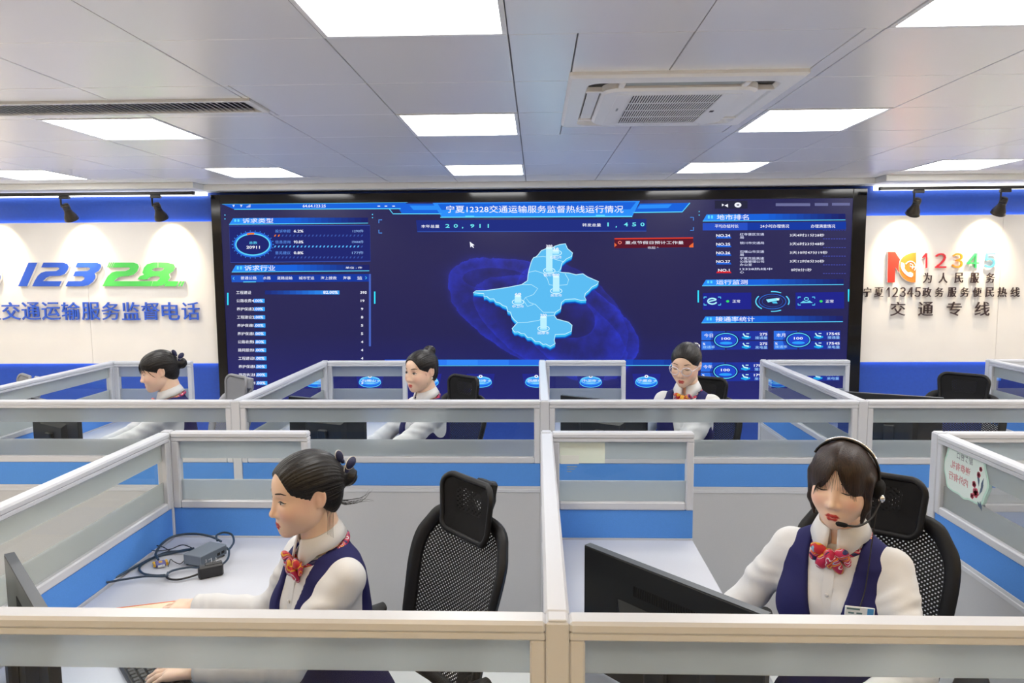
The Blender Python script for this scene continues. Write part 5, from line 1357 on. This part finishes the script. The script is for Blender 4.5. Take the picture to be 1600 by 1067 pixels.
    if style == 'long':
        def on(x, z, l): return (x, float(face_y([x], [z])[0])-l, z)
        for k in range(15):
            x = (-1+2*k/14)*.030+rnd.uniform(-.002, .002); e = .006-.010*rnd.random()-(abs(x)*.2)
            strand([(x*.3, -.058, .084), on(x*.45, .062, .004), on(x*.8, .036, .0035), on(x*1.1+rnd.uniform(-.003, .003), e, .003)], .0011)
        for s in (-1, 1):
            for k in range(8):
                t = k/7; xe = .026+.026*t; ze = .004-.026*t-.006*rnd.random()
                strand([on(s*xe*.9, ze+.028, .004), on(s*xe*.97, ze+.014, .0055), on(s*xe*1.02, ze, .003)], .0019)
            for k in range(6):
                strand([(s*.058, -.056, .035), (s*.066, -.050+.003*k, -.005), (s*.0655, -.046+.004*k, -.050), (s*(.058+.001*k), -.044+.004*k, -.088-.018*rnd.random())], .0036)
    if style == 'highbun':
        for s in (-1, 1):
            for k in range(5): strand([(s*.060, -.040, .035), (s*.067, -.030+.002*k, .0), (s*.066, -.024+.002*k, -.035), (s*.064, -.022, -.055-.006*k)], .0009)
    if st.v: st.build('hair_strands', hair, body)['kind'] = 'stuff'
    # hair clip: bow of navy ribbon with pale edges
    if style in ('bun', 'fringe'):
        rb = MB(); eg = MB()
        for (c, r_, ry) in (((.020, .102, .078), (.013, .007, .020), -.35), ((.024, .132, .052), (.015, .009, .021), 1.05), ((.024, .118, .036), (.010, .005, .018), .25)):
            M = HM @ Matrix.Translation(c) @ (Matrix.Rotation(1.9, 3, 'Z') @ Matrix.Rotation(ry, 3, 'Y')).to_4x4()
            rb.ball((0, 0, 0), r_, 12, M=M)
            eg.tube([M @ Vector((r_[0]*1.03*math.cos(2*PI*k/18), 0, r_[2]*1.03*math.sin(2*PI*k/18))) for k in range(18)], .0013, 5, closed=True)
        rb.ball((0, 0, 0), (.007, .006, .007), 10, M=HM @ Matrix.Translation((.020, .110, .062)))
        c_ = rb.build('hair_bow', 'ribbon_navy', body); eg.build('ribbon_edge', 'ribbon_edge', c_)
    if style == 'clip':
        c_ = MB()
        for a, b in (((.028, .060, .098), (.052, .074, .082)), ((.034, .076, .090), (.058, .066, .074)), ((.020, .074, .100), (.044, .084, .078))):
            c_.tube([HM @ Vector(a), HM @ ((Vector(a)+Vector(b))/2+Vector((.006, .004, .006))), HM @ Vector(b)], .0016, 6)
        c_.build('hair_clip', 'metal_silver', body)
    if earring:
        e = MB()
        for s in (-1, 1): e.ball(tuple(HM @ Vector((s*.0755, .010, -.042))), .0045, 10)
        e.build('earring', 'pearl', body)
    # clothes
    v, f_ = surf(lambda p: body_d(p, pose, 'shirt'), (-.47, -.62, -.05), (.47, .22, .64), bs)
    sh = link('shirt', np_mesh('shirt', v, f_), 'shirt_white', body)
    v, f_ = surf(lambda p: body_d(p, pose, 'vest'), (-.24, -.46, .0), (.24, .20, .66), bs)
    ve = link('vest', np_mesh('vest', v, f_), 'vest_navy', body)
    v, f_ = surf(lambda p: body_d(p, pose, 'legs'), (-.26, -.52, -.42), (.26, .20, .16), .010)
    link('trousers', np_mesh('trousers', v, f_), 'trousers_navy', body)
    for s in (-1, 1):
        def shoe(p, s=s):
            p = p+V3(0, -.42+.42*pose.leg**2, 0)
            d = s_cap(p, (s*.106, -.405, -.405), (s*.112, -.575, -.425), .045, .032)
            d = smin(d, s_cap(p, (s*.105, -.42, -.36), (s*.105, -.42, -.41), .043, .044), .02)
            return np.maximum(np.maximum(d, -(p[:, 2]+.455)), p[:, 2]+.36)
        v, f_ = surf(shoe, (s*.11-.07, -.64, -.47), (s*.11+.07, -.12, -.33), .007)
        link('shoe', np_mesh('shoe', v, f_), 'shoe_black', body)
    # fold-down collar
    rows = []; cs = .045
    for i in range(37):
        a = -1+2*i/36; ph = a*(PI-.16); fr = (1-math.cos(ph))/2      # 0 at the nape, 1 at the throat
        sx, sy = math.sin(ph), math.cos(ph)
        tip = max(0, (abs(a)-.72)/.28)
        drop = .012-.022*fr; tight = 1-.08*(1-fr)
        prof = [(.050, -.030), (.0515, .012), (.0535, .0220), (.0570, .0205), (.0665+.004*tip, .002-.010*tip), (.0770+.008*tip, -.021-.034*tip)]
        rows.append([(sx*r_*1.05*tight, .024+sy*r_*1.0*tight-fr*.014, .607+drop+z_) for r_, z_ in prof])
    cm = MB(); cm.grid([[tuple(L @ Vector(p)) for p in r_] for r_ in rows]); co = cm.build('collar', 'shirt_white', sh)
    so = co.modifiers.new('thick', 'SOLIDIFY'); so.thickness = .0032; so.offset = 1
    # placket and buttons
    def chest_y(z, g, x=0.):
        y = -.30
        for _ in range(50): y += float(torso_d(V3(x, y, z)[None], g)[0])*.9
        return y
    pk = MB(); zs = np.linspace(.20, .535, 12)
    pk.grid([[tuple(L @ Vector((x, chest_y(z, .0115)-(.0012 if abs(x) < .01 else 0), z))) for z in zs] for x in (-.013, -.010, .010, .013)][::-1])
    pk.build('placket', 'shirt_white', sh)
    for z in (.245, .315, .385, .455):
        b = MB(); M = L @ Matrix.Translation((0, chest_y(z, .0115)-.003, z)) @ Matrix.Rotation(PI/2, 4, 'X')
        b.lathe([(0, -.001), (.005, -.001), (.0055, .0008), (.004, .0016), (0, .0012)], 12, M); b.build('button', 'button_pearl', sh)
    # silk scarf: band under the collar and a knot of folds
    sc = MB(); ring = []
    for i in range(37):
        a = -1+2*i/36; ph = a*PI; fr = (1-math.cos(ph))/2
        ring.append(L @ Vector((math.sin(ph)*.0750, .022+math.cos(ph)*.070-fr*.014, .583-.032*fr)))
    sc.tube(ring[:-1], .0075, 8, closed=True, flat=1.25)
    k0 = Vector((0, -.072, .556))
    for c, r_, e in (((0, -.010, .004), (.014, .012, .014), (0, 0, 0)), ((-.024, -.006, .010), (.022, .010, .014), (.2, .5, .3)), ((.024, -.006, .008), (.022, .010, .014), (.2, -.5, -.3)),
                     ((-.016, -.010, -.018), (.015, .009, .022), (.3, .5, .2)), ((.016, -.012, -.018), (.014, .009, .024), (.3, -.35, -.2)), ((.002, -.016, -.012), (.011, .008, .020), (.4, .1, 0)),
                     ((-.032, -.002, -.006), (.016, .007, .018), (0, .9, .6)), ((.034, -.002, -.004), (.015, .007, .018), (0, -.8, -.6))):
        petal(sc, tuple(L @ (k0+Vector(c)*1.15)), tuple(1.15*q for q in r_), *e)
    sc.build('scarf', 'silk_scarf', body)
    if badge:
        y = float(chest_y(.445, .019, .088)); M = L @ Matrix.Translation((.088, y-.006, .445)) @ Euler((R(-6), R(6), R(30))).to_matrix().to_4x4()
        bm_ = MB(); bm_.box(-.036, .036, -.002, .002, -.013, .013, .001, M); bo = bm_.build('name_badge', 'badge_white', body)
        t = MB(); t.box(.018, .033, -.0026, -.002, -.011, .011, 0, M); t.build('badge_photo', 'badge_blue', bo)
        t = MB()
        for z_, x0, x1 in ((.007, -.032, .0), (-.004, -.028, -.014), (-.004, -.008, .006)): t.box(x0, x1, -.0025, -.002, z_-.0022, z_+.0022, 0, M)
        t.build('badge_print', 'badge_grey', bo)
    return body, root_M @ HM, root_M @ L
# ------------------------------------------------------------------ the five operators
def solve_arm(sh, wr, side, L1=.262, L2=.235, out=.5, down=.8, back=.15):
    sh, wr = Vector(sh), Vector(wr); d = wr-sh; D = d.length
    if D > (L1+L2)*.985: wr = sh+d*((L1+L2)*.985/D); d = wr-sh; D = d.length
    a = (L1*L1-L2*L2+D*D)/(2*D); h = math.sqrt(max(0, L1*L1-a*a)); u = d/D
    pole = Vector((side*out, back, -down)); pole = (pole-u*pole.dot(u)).normalized()
    return (tuple(sh+u*a+pole*h), tuple(wr))
def operator(head_xy, head_z, face, body_face, lean, pitch, roll, style, hair, label, wl, wr, eyes, fine=True, leg=1., **kw):
    """head_xy: centre of the head; face / body_face: headings (dx, dy); wl, wr: wrists in the room"""
    rz = heading(*body_face); ry = heading(*face)-rz
    hz = .743+kw.get('hd_up', 0)
    off = Vector((0, -.006*math.cos(lean)-hz*math.sin(lean), 0)); off.rotate(Euler((0, 0, rz)))
    loc = (head_xy[0]-off.x, head_xy[1]-off.y); seat = head_z-hz*math.cos(lean)
    Mi = (Matrix.Translation((loc[0], loc[1], seat)) @ Matrix.Rotation(rz, 4, 'Z') @ Matrix.Rotation(lean, 4, 'X')).inverted()
    arms = []
    for side, w in ((1, wl), (-1, wr)):
        t = Mi @ Vector(w[:3]); arms.append(solve_arm((side*.134, .010, .513), t, side, **(w[3] if len(w) > 3 else {})))
    return build_person(loc, rz, Pose(arms[0], arms[1], lean, leg), (pitch, roll, ry), style, hair, label, eyes, fine, seat_z=seat, **kw)
mat('badge_white', lin('#e8eef2'), .35); mat('badge_blue', lin('#4a9ad8'), .4); mat('badge_grey', lin('#5f7f86'), .5)
pA, HA, LA = operator((-.660, 1.98), 1.222, (-.79, -.61), (-.72, -.69), R(10), R(-4), 0, 'bun', 'hair_black',
    'woman in profile with a navy hair bow, reaching over the front left desk', (-.90, 1.80, .80), (-1.09, 2.20, .777, dict(L2=.255, out=.15, down=1.0, back=0)), .75)
pB, HB, LB_ = operator((.812, 1.95), 1.272, (-.58, -.81), (-.62, -.78), R(8), R(-3), R(3), 'long', 'hair_brown',
    'woman with brown bangs looking down at the front right desk, wearing a navy vest', (.72, 1.62, .80, dict(out=1.0, down=.9)), (.46, 1.93, .82), 0., badge=True)
pC, HC, LC = operator((-2.174, 4.10), 1.275, (-.88, -.47), (-.86, -.51), R(10), R(2), 0, 'fringe', 'hair_black',
    'woman in profile with a black fringe and low bun, second row, far left', (-2.58, 3.86, .79), (-2.62, 4.10, .79), .45, False)
pD, HD, LD = operator((-.671, 4.10), 1.268, (-.64, -.77), (-.76, -.65), R(8), R(-3), R(2), 'highbun', 'hair_black',
    'woman with a high bun and a pearl earring, second row, left of the map', (-.98, 3.82, .79), (-1.08, 4.05, .79), .95, False, earring=True)
pE, HE, LE = operator((.818, 4.00), 1.325, (-.48, -.88), (-.45, -.89), R(6), R(6), R(2), 'clip', 'hair_black',
    'woman with hair pulled back looking down, second row, right of the map', (.62, 3.76, .79), (.50, 3.95, .79), .15, False, leg=.78)
# ------------------------------------------------------------------ small things
def spline(pts, n=60, closed=False):
    P = [Vector(p) for p in pts]; out = []; m = len(P)-1
    for i in range(n+1):
        t = i/n*m; k = min(int(t), m-1); u = t-k
        p0, p1, p2, p3 = P[max(k-1, 0)], P[k], P[k+1], P[min(k+2, m)]
        out.append(.5*((2*p1)+(p2-p0)*u+(2*p0-5*p1+4*p2-p3)*u*u+(3*p1-p0-3*p2+p3)*u**3))
    return out
DZ = .75
def dp(px, py, z=DZ):
    """point on the desk top under a pixel"""
    d = FW+CR*((px-800)/CAM_F)-CU*((py-533.5)/CAM_F); t = (z-CAM_Z)/d.z
    return Vector((d.x*t, d.y*t, z))
K = lambda x, y, z=.757: dp(x/3.7175, 780+y/3.7175, z)
mat('switch_grey', lin('#7e8894'), .4, metal=.2); mat('switch_face', lin('#59636e'), .45, metal=.2); mat('cable_blue', lin('#24384c'), .35); mat('cable_black', (.012, .012, .013), .4)
mat('plug_purple', lin('#6f6ba8'), .45); mat('plug_yellow', lin('#e8b52c'), .4); mat('adapter_black', (.012, .012, .013), .4)
# screen switch box
a, b, c = Vector((-1.32, 2.581, 0)), Vector((-1.238, 2.552, 0)), Vector((-1.206, 2.687, 0))
ux = (b-a).normalized(); uy = Vector((-ux.y, ux.x, 0)); w, dpt = .082, .135
kv = empty('switch_box', (0, 0, 0), 0, 'grey metal monitor switch box among the cables on the front left desk', 'switch box')
ctr = a+ux*w/2+uy*dpt/2; kv.location = (ctr.x, ctr.y, DZ+.004); kv.rotation_euler.z = math.atan2(ux.y, ux.x)
MB().box(-w/2, w/2, -dpt/2, dpt/2, .002, .040, .002).build('housing', 'switch_grey', kv)
fp = MB(); fp.box(w/2-.001, w/2+.001, -dpt/2+.004, dpt/2-.004, .005, .037); fp.build('front_plate', 'switch_face', kv)
t = MB(); vs, fs = text_geo('2', 0, .02); 
for txt, s, oy, oz in (('2', .015, -.045, .010), ('PORT', .006, -.030, .012)):
    vs, fs = text_geo(txt, 0, .01); t.add([(w/2+.0014, oy+v[0]*s, oz+v[1]*s) for v in vs], fs)
mat('print_white', (.8, .82, .84), .5); t.build('printed_mark', 'print_white', kv)
for k in range(4):
    MB().lathe([(0, 0), (.006, 0), (.006, .003), (0, .003)], 10, Matrix.Translation(((-1)**k*.032, (1 if k < 2 else -1)*.055, -.0038))).build('rubber_foot', 'cable_black', kv)
for k in range(2): bx('port', 'monitor_vent', w/2+.0008, w/2+.0016, .015+.022*k, .030+.022*k, .012, .022, kv)
# cables
def cable(pts, r_, m, label, n=70):
    o = MB().tube(spline(pts, n), r_, 8).build('cable', m); return tag(o, label, 'cable', 'cables heaped on the front left desk')
c1 = cable([K(1125, 285, .775), K(1040, 300), K(960, 310), K(860, 355), K(810, 395), K(830, 430), K(900, 442), K(960, 440)], .0042, 'cable_blue', 'dark blue cable looping left from the switch box')
c2 = cable([K(620, 480), K(700, 440), K(800, 385), K(900, 335), K(1010, 310), K(1115, 292, .775)], .0045, 'cable_blue', 'dark blue cable lying straight along the fabric panel behind the plug')
c3 = cable([K(620, 483, .766), K(740, 462, .766), K(850, 447, .766), K(960, 447, .768), K(975, 430, .77), K(1010, 412, .766), K(1100, 395, .766), K(1180, 400, .766), K(1260, 395, .766), K(1320, 350, .766), K(1330, 300, .772), K(1315, 280, .775)], .0040, 'cable_blue', 'dark blue cable running in front of the switch box to its right side')
c4 = cable([K(920, 350, .766), K(905, 315, .772), K(940, 260, .79), K(1010, 215, .80), K(1120, 200, .80), K(1220, 215, .79), K(1285, 245, .78)], .0045, 'cable_blue', 'dark blue cable arching high behind the switch box with the purple plug')
c5 = cable([K(1262, 240, .785), K(1258, 210, .79), K(1300, 193, .79), K(1345, 205, .785), K(1358, 245, .778), K(1335, 285, .77), K(1318, 290, .77)], .0042, 'cable_blue', 'small dark blue cable loop behind the switch box')
c6 = cable([K(975, 425, .758), K(970, 455, .758), K(1020, 467, .758), K(1090, 455, .758), K(1150, 435, .764)], .0038, 'cable_black', 'black lead curving into the power adapter')
c7 = cable([K(1120, 285, .78), K(1060, 265, .77), K(990, 290, .765), K(910, 300, .762), K(855, 285, .762), K(845, 265, .762), K(870, 265, .765), K(940, 275, .765), K(985, 300, .765)], .0020, 'cable_black', 'thin black wire with a twist beside the fabric panel')
c8 = cable([K(1070, 355, .765), K(1045, 375, .762), K(1010, 362, .762), K(990, 350, .762), K(978, 390, .762)], .0016, 'cable_black', 'thin black wire between the plug and the switch box')
# monitor plug on the end of the cable
p0, p1 = K(930, 360, .762), K(950, 425, .762); q = (p1-p0); ang = math.atan2(q.y, q.x)
pl = empty('monitor_plug', p0, ang, 'purple monitor plug with two yellow screws on the front left desk', 'plug'); pl.location.z = .7505
MB().box(-.004, .034, -.017, .017, .001, .014, .003).build('plug_body', 'plug_purple', pl)
for s in (-1, 1): m_ = MB(); m_.tube([(-.006, s*.021, .008), (.030, s*.021, .008)], .0048, 8); m_.build('thumb_screw', 'plug_yellow', pl)
MB().box(.034, .044, -.012, .012, .003, .012, .001).build('connector_shell', 'metal_silver', pl)
MB().box(.006, .022, -.006, .006, .014, .0148).build('plug_label', 'plug_yellow', pl)
# power adapter
A0 = K(1225, 445, .752); ad = empty('power_adapter', (A0.x, A0.y, DZ), R(32), 'black plug-in power adapter with two metal prongs beside the switch box', 'adapter')
MB().box(-.042, .042, -.016, .016, .0, .046, .006).build('adapter_body', 'adapter_black', ad)
for s in (-1, 1): bx('prong', 'metal_silver', s*.008-.0012+.012, s*.008+.0012+.012, -.003, .003, .0455, .066, ad)
MB().box(-.018, .040, -.011, .011, .0455, .050, .002).build('prong_base', 'adapter_black', ad)
# leaflet under the hand, with an orange border
lf = empty('leaflet', (-1.225, 2.236, DZ+.001), R(18), 'cream leaflet with an orange border under the hand on the front left desk', 'paper')
mat('paper_cream', lin('#efe6c8'), .6); mat('paper_orange', lin('#e8743a'), .6); mat('paper_ink', lin('#5a6078'), .6)
MB().box(-.145, .105, -.10, .045, 0, .0008).build('sheet', 'paper_cream', lf)
b_ = MB()
for x0, x1, y0, y1 in ((-.145, .105, .039, .045), (-.145, .105, -.10, -.094), (-.145, -.139, -.094, .039), (.099, .105, -.094, .039)): b_.box(x0, x1, y0, y1, .0008, .0012)
b_.build('printed_border', 'paper_orange', lf)
MB().box(.035, .080, -.01, .028, .0008, .0012).build('printed_picture', 'paper_ink', lf)
# keyboards
mat('key_black', (.02, .02, .022), .45); mat('keyboard_grey', lin('#2b2d30'), .45)
def keyboard(x, y, rz, label):
    k = empty('keyboard', (x, y, DZ), rz, label, 'keyboard', 'black keyboards on the desks')
    MB().box(-.215, .215, -.065, .065, 0, .016, .004).build('base', 'keyboard_grey', k)
    km = MB().box(-.0078, .0078, -.0075, .0075, .016, .023, .0018).mesh('key')
    for r_ in range(6):
        n = 21 if r_ else 19; off = (0, .004, .008, .012, .006, 0)[r_]
        for c in range(n):
            xx = -.200+.0198*c+(off if c < 14 else 0)
            if r_ == 0 and 3 < c < 9: continue
            link('key', km, 'key_black' if not km.materials else None, k, (xx, -.050+.020*r_, 0))
    MB().box(-.200+.0198*3.7, -.200+.0198*8.4, -.0575, -.0425, .016, .022, .0018).build('space_bar', 'key_black', k)
    return k
keyboard(-1.0, 1.80, heading(.74, .67), 'black keyboard under the hand on the front left desk')
keyboard(.44, 1.84, heading(.74, .67), 'black keyboard behind the big monitor on the front right desk')
# headset of the front right woman
def pip(M, p): return M @ Vector(p)
hs = empty('headset', (0, 0, 0), 0, 'black call-centre headset with a boom microphone on the woman with brown bangs', 'headset'); hs.matrix_world = Matrix.Identity(4)
band = [(.087*math.cos(R(a)), .012, .016+.094*math.sin(R(a))) for a in range(-8, 160, 7)]
m_ = MB(); m_.tube([pip(HB, p) for p in band], .0052, 8, flat=.6); m_.build('headband', 'cable_black', hs)
m_ = MB(); m_.tube([pip(HB, (p[0]*1.045, p[1], .016+(p[2]-.016)*1.045)) for p in band[6:-4]], .0024, 6); m_.build('band_strip', 'metal_silver', hs)
for s in (1,):
    M = HB @ Matrix.Translation((s*.088, .012, -.012)) @ Matrix.Rotation(s*PI/2, 4, 'Y')
    m_ = MB(); m_.lathe([(0, -.012), (.024, -.012), (.028, -.004), (.026, .006), (.018, .012), (0, .014)], 20, M); m_.build('ear_cushion', 'chair_fabric', hs)
m_ = MB(); J = pip(HB, (.098, -.004, -.030)); m_.ball(tuple(J), (.009, .009, .011), 10); m_.build('boom_joint', 'metal_silver', hs)
m_ = MB(); m_.tube(spline([pip(HB, p) for p in ((.098, -.004, -.030), (.088, -.055, -.066), (.066, -.094, -.080), (.034, -.112, -.079))], 20), .0028, 7); m_.build('microphone_boom', 'cable_black', hs)
m_ = MB(); m_.tube([pip(HB, p) for p in ((.042, -.109, -.079), (.036, -.112, -.079), (.020, -.114, -.0785), (.015, -.114, -.078))], [.004, .0062, .0066, .003], 10); m_.build('microphone', 'chair_fabric', hs)
lc = lambda p: LB_ @ Vector(p)
m_ = MB(); m_.tube(spline([pip(HB, (.092, .0, -.040)), pip(HB, (.088, -.008, -.085)), lc((.092, -.088, .50)), lc((.088, -.128, .44)), lc((.112, -.145, .36)), lc((.130, -.150, .24)), lc((.125, -.170, .12)), lc((.10, -.20, .06))], 50), .0017, 6); m_.build('headset_cable', 'cable_black', hs)
# glasses of the woman on the right in the second row
gl = empty('eyeglasses', (0, 0, 0), 0, 'clear-framed round eyeglasses worn in the second row, right of the map', 'glasses')
mat('frame_clear', lin('#d9d4e0'), .15, spec=.7)
for s in (-1, 1):
    m_ = MB(); m_.tube([pip(HE, (s*.034+.0255*math.cos(2*PI*k/24), -.103+abs(.0255*math.cos(2*PI*k/24)*s+.034)*.22-.0075, -.010+.0225*math.sin(2*PI*k/24))) for k in range(24)], .0021, 7, closed=True); m_.build('rim', 'frame_clear', gl)
    m_ = MB(); c0 = Vector((s*.034, -.103, -.010)); m_.grid([[pip(HE, (s*.034+f*.0255*math.cos(2*PI*k/24), -.103+abs(f*.0255*math.cos(2*PI*k/24)*s+.034)*.22-.0075, -.010+f*.0225*math.sin(2*PI*k/24))) for k in range(24)] for f in (.001, .5, 1)], closed=True); m_.build('lens', 'glass_clear', gl)
    m_ = MB(); m_.tube(spline([pip(HE, p) for p in ((s*.0595, -.0975, -.006), (s*.068, -.080, -.005), (s*.0765, -.02, -.004), (s*.0775, .012, -.006))], 14), .0019, 6); m_.build('temple', 'frame_clear', gl)
m_ = MB(); m_.tube(spline([pip(HE, p) for p in ((-.0095, -.108, -.008), (0, -.1125, -.005), (.0095, -.108, -.008))], 8), .0019, 6); m_.build('bridge', 'frame_clear', gl)
# scalloped notice stuck on the right-hand divider, its print showing through from behind
mat('notice_green', lin('#bfe3d6'), .5); mat('notice_pale', lin('#dcebe6'), .5); mat('notice_red', lin('#c98a90'), .6); mat('notice_ink', lin('#8f979c'), .6); mat('notice_leaf', lin('#5c6f86'), .6); mat('notice_flower', lin('#c8566a'), .6)
nx = PX(1)-.0045
nt = empty('scalloped_notice', (nx, 2.695, 1.075), 0, 'pale green scalloped notice with red flowers stuck on the right divider glass', 'notice')
def ny(a): return 2.695+a
def scal(w, h, k):
    P = []
    for i in range(72):
        a = 2*PI*i/72; c, s = math.cos(a), math.sin(a); r_ = 1/max(abs(c)/w, abs(s)/h); r2 = 1/math.sqrt((c/w)**2+(s/h)**2)
        q = (r_*.45+r2*.55)*(1+.035*math.cos(8*a)); P.append((q*c*k, q*s*k))
    return P
RM = Matrix(((0, 0, -1, 0), (-1, 0, 0, 0), (0, 1, 0, 0), (0, 0, 0, 1)))     # local x -> -Y, y -> Z, z -> -X
for nm, m0, k, z0, z1 in (('notice_edge', 'notice_green', 1., 0, .0012), ('notice_face', 'notice_pale', .93, .0012, .0018)):
    q = MB(); q.prism(scal(.140, .092, k), z0, z1, RM); q.build(nm, m0, nt)
def note_text(txt, x, y, s, m0):
    vs, fs = text_geo(txt, 0, .02); q = MB(); lo, hi = vs.min(0), vs.max(0); w = (hi[0]-lo[0])*s
    q.add([RM @ Vector((x+w/2-(v[0]-lo[0])*s, y+(v[1]-lo[1])*s, .0022)) for v in vs], fs); q.build('notice_print', m0, nt)
note_text('服务窗口', -.005, .045, .026, 'notice_ink'); note_text('谦恭有礼', -.030, .000, .032, 'notice_red'); note_text('内外有行', -.040, -.045, .032, 'notice_red')
fl = MB(); rnd = random.Random(3)
for cx, cy, r_ in ((.072, -.048, .018), (.060, -.020, .012), (.084, .022, .011), (.094, .045, .009), (.052, -.066, .011)):
    for k in range(5): a = 2*PI*k/5; fl.prism([(cx+r_*.5*math.cos(a)+r_*.55*math.cos(b), cy+r_*.5*math.sin(a)+r_*.55*math.sin(b)) for b in [2*PI*j/8 for j in range(8)]], .0018, .0024, RM)
fl.build('printed_flower', 'notice_flower', nt)
lv = MB()
for cx, cy, a, L_ in ((.092, -.05, 1.1, .05), (.088, -.02, 1.7, .045), (.10, -.03, 1.3, .05), (.10, -.07, -1.2, .035), (.086, -.075, -.8, .03), (.078, .005, 1.5, .03)):
    c, s = math.cos(a), math.sin(a); lv.prism([(cx, cy), (cx+L_*.5*c-.006*s, cy+L_*.5*s+.006*c), (cx+L_*c, cy+L_*s), (cx+L_*.5*c+.006*s, cy+L_*.5*s-.006*c)], .0018, .0023, RM)
lv.build('printed_leaf', 'notice_leaf', nt)
# hook beside the video wall
hp_ = wall_pt(1349.5, 459, YP)
hk.location = (hp_.x, YP, hp_.z)
m_ = MB(); m_.tube([(-.03, -.008, .012), (.035, -.008, .012)], .004, 6); m_.tube([(.018, -.008, .012), (.018, -.014, -.014), (.012, -.020, -.022), (.002, -.02, -.020)], .0035, 6); m_.tube([(0, 0, .012), (0, -.008, .012)], .006, 6); m_.build('hook_arm', 'track_black', hk)
# blue pen scribble on the caps of the front dividers
mat('ink_blue', lin('#6f86c8'), .6)
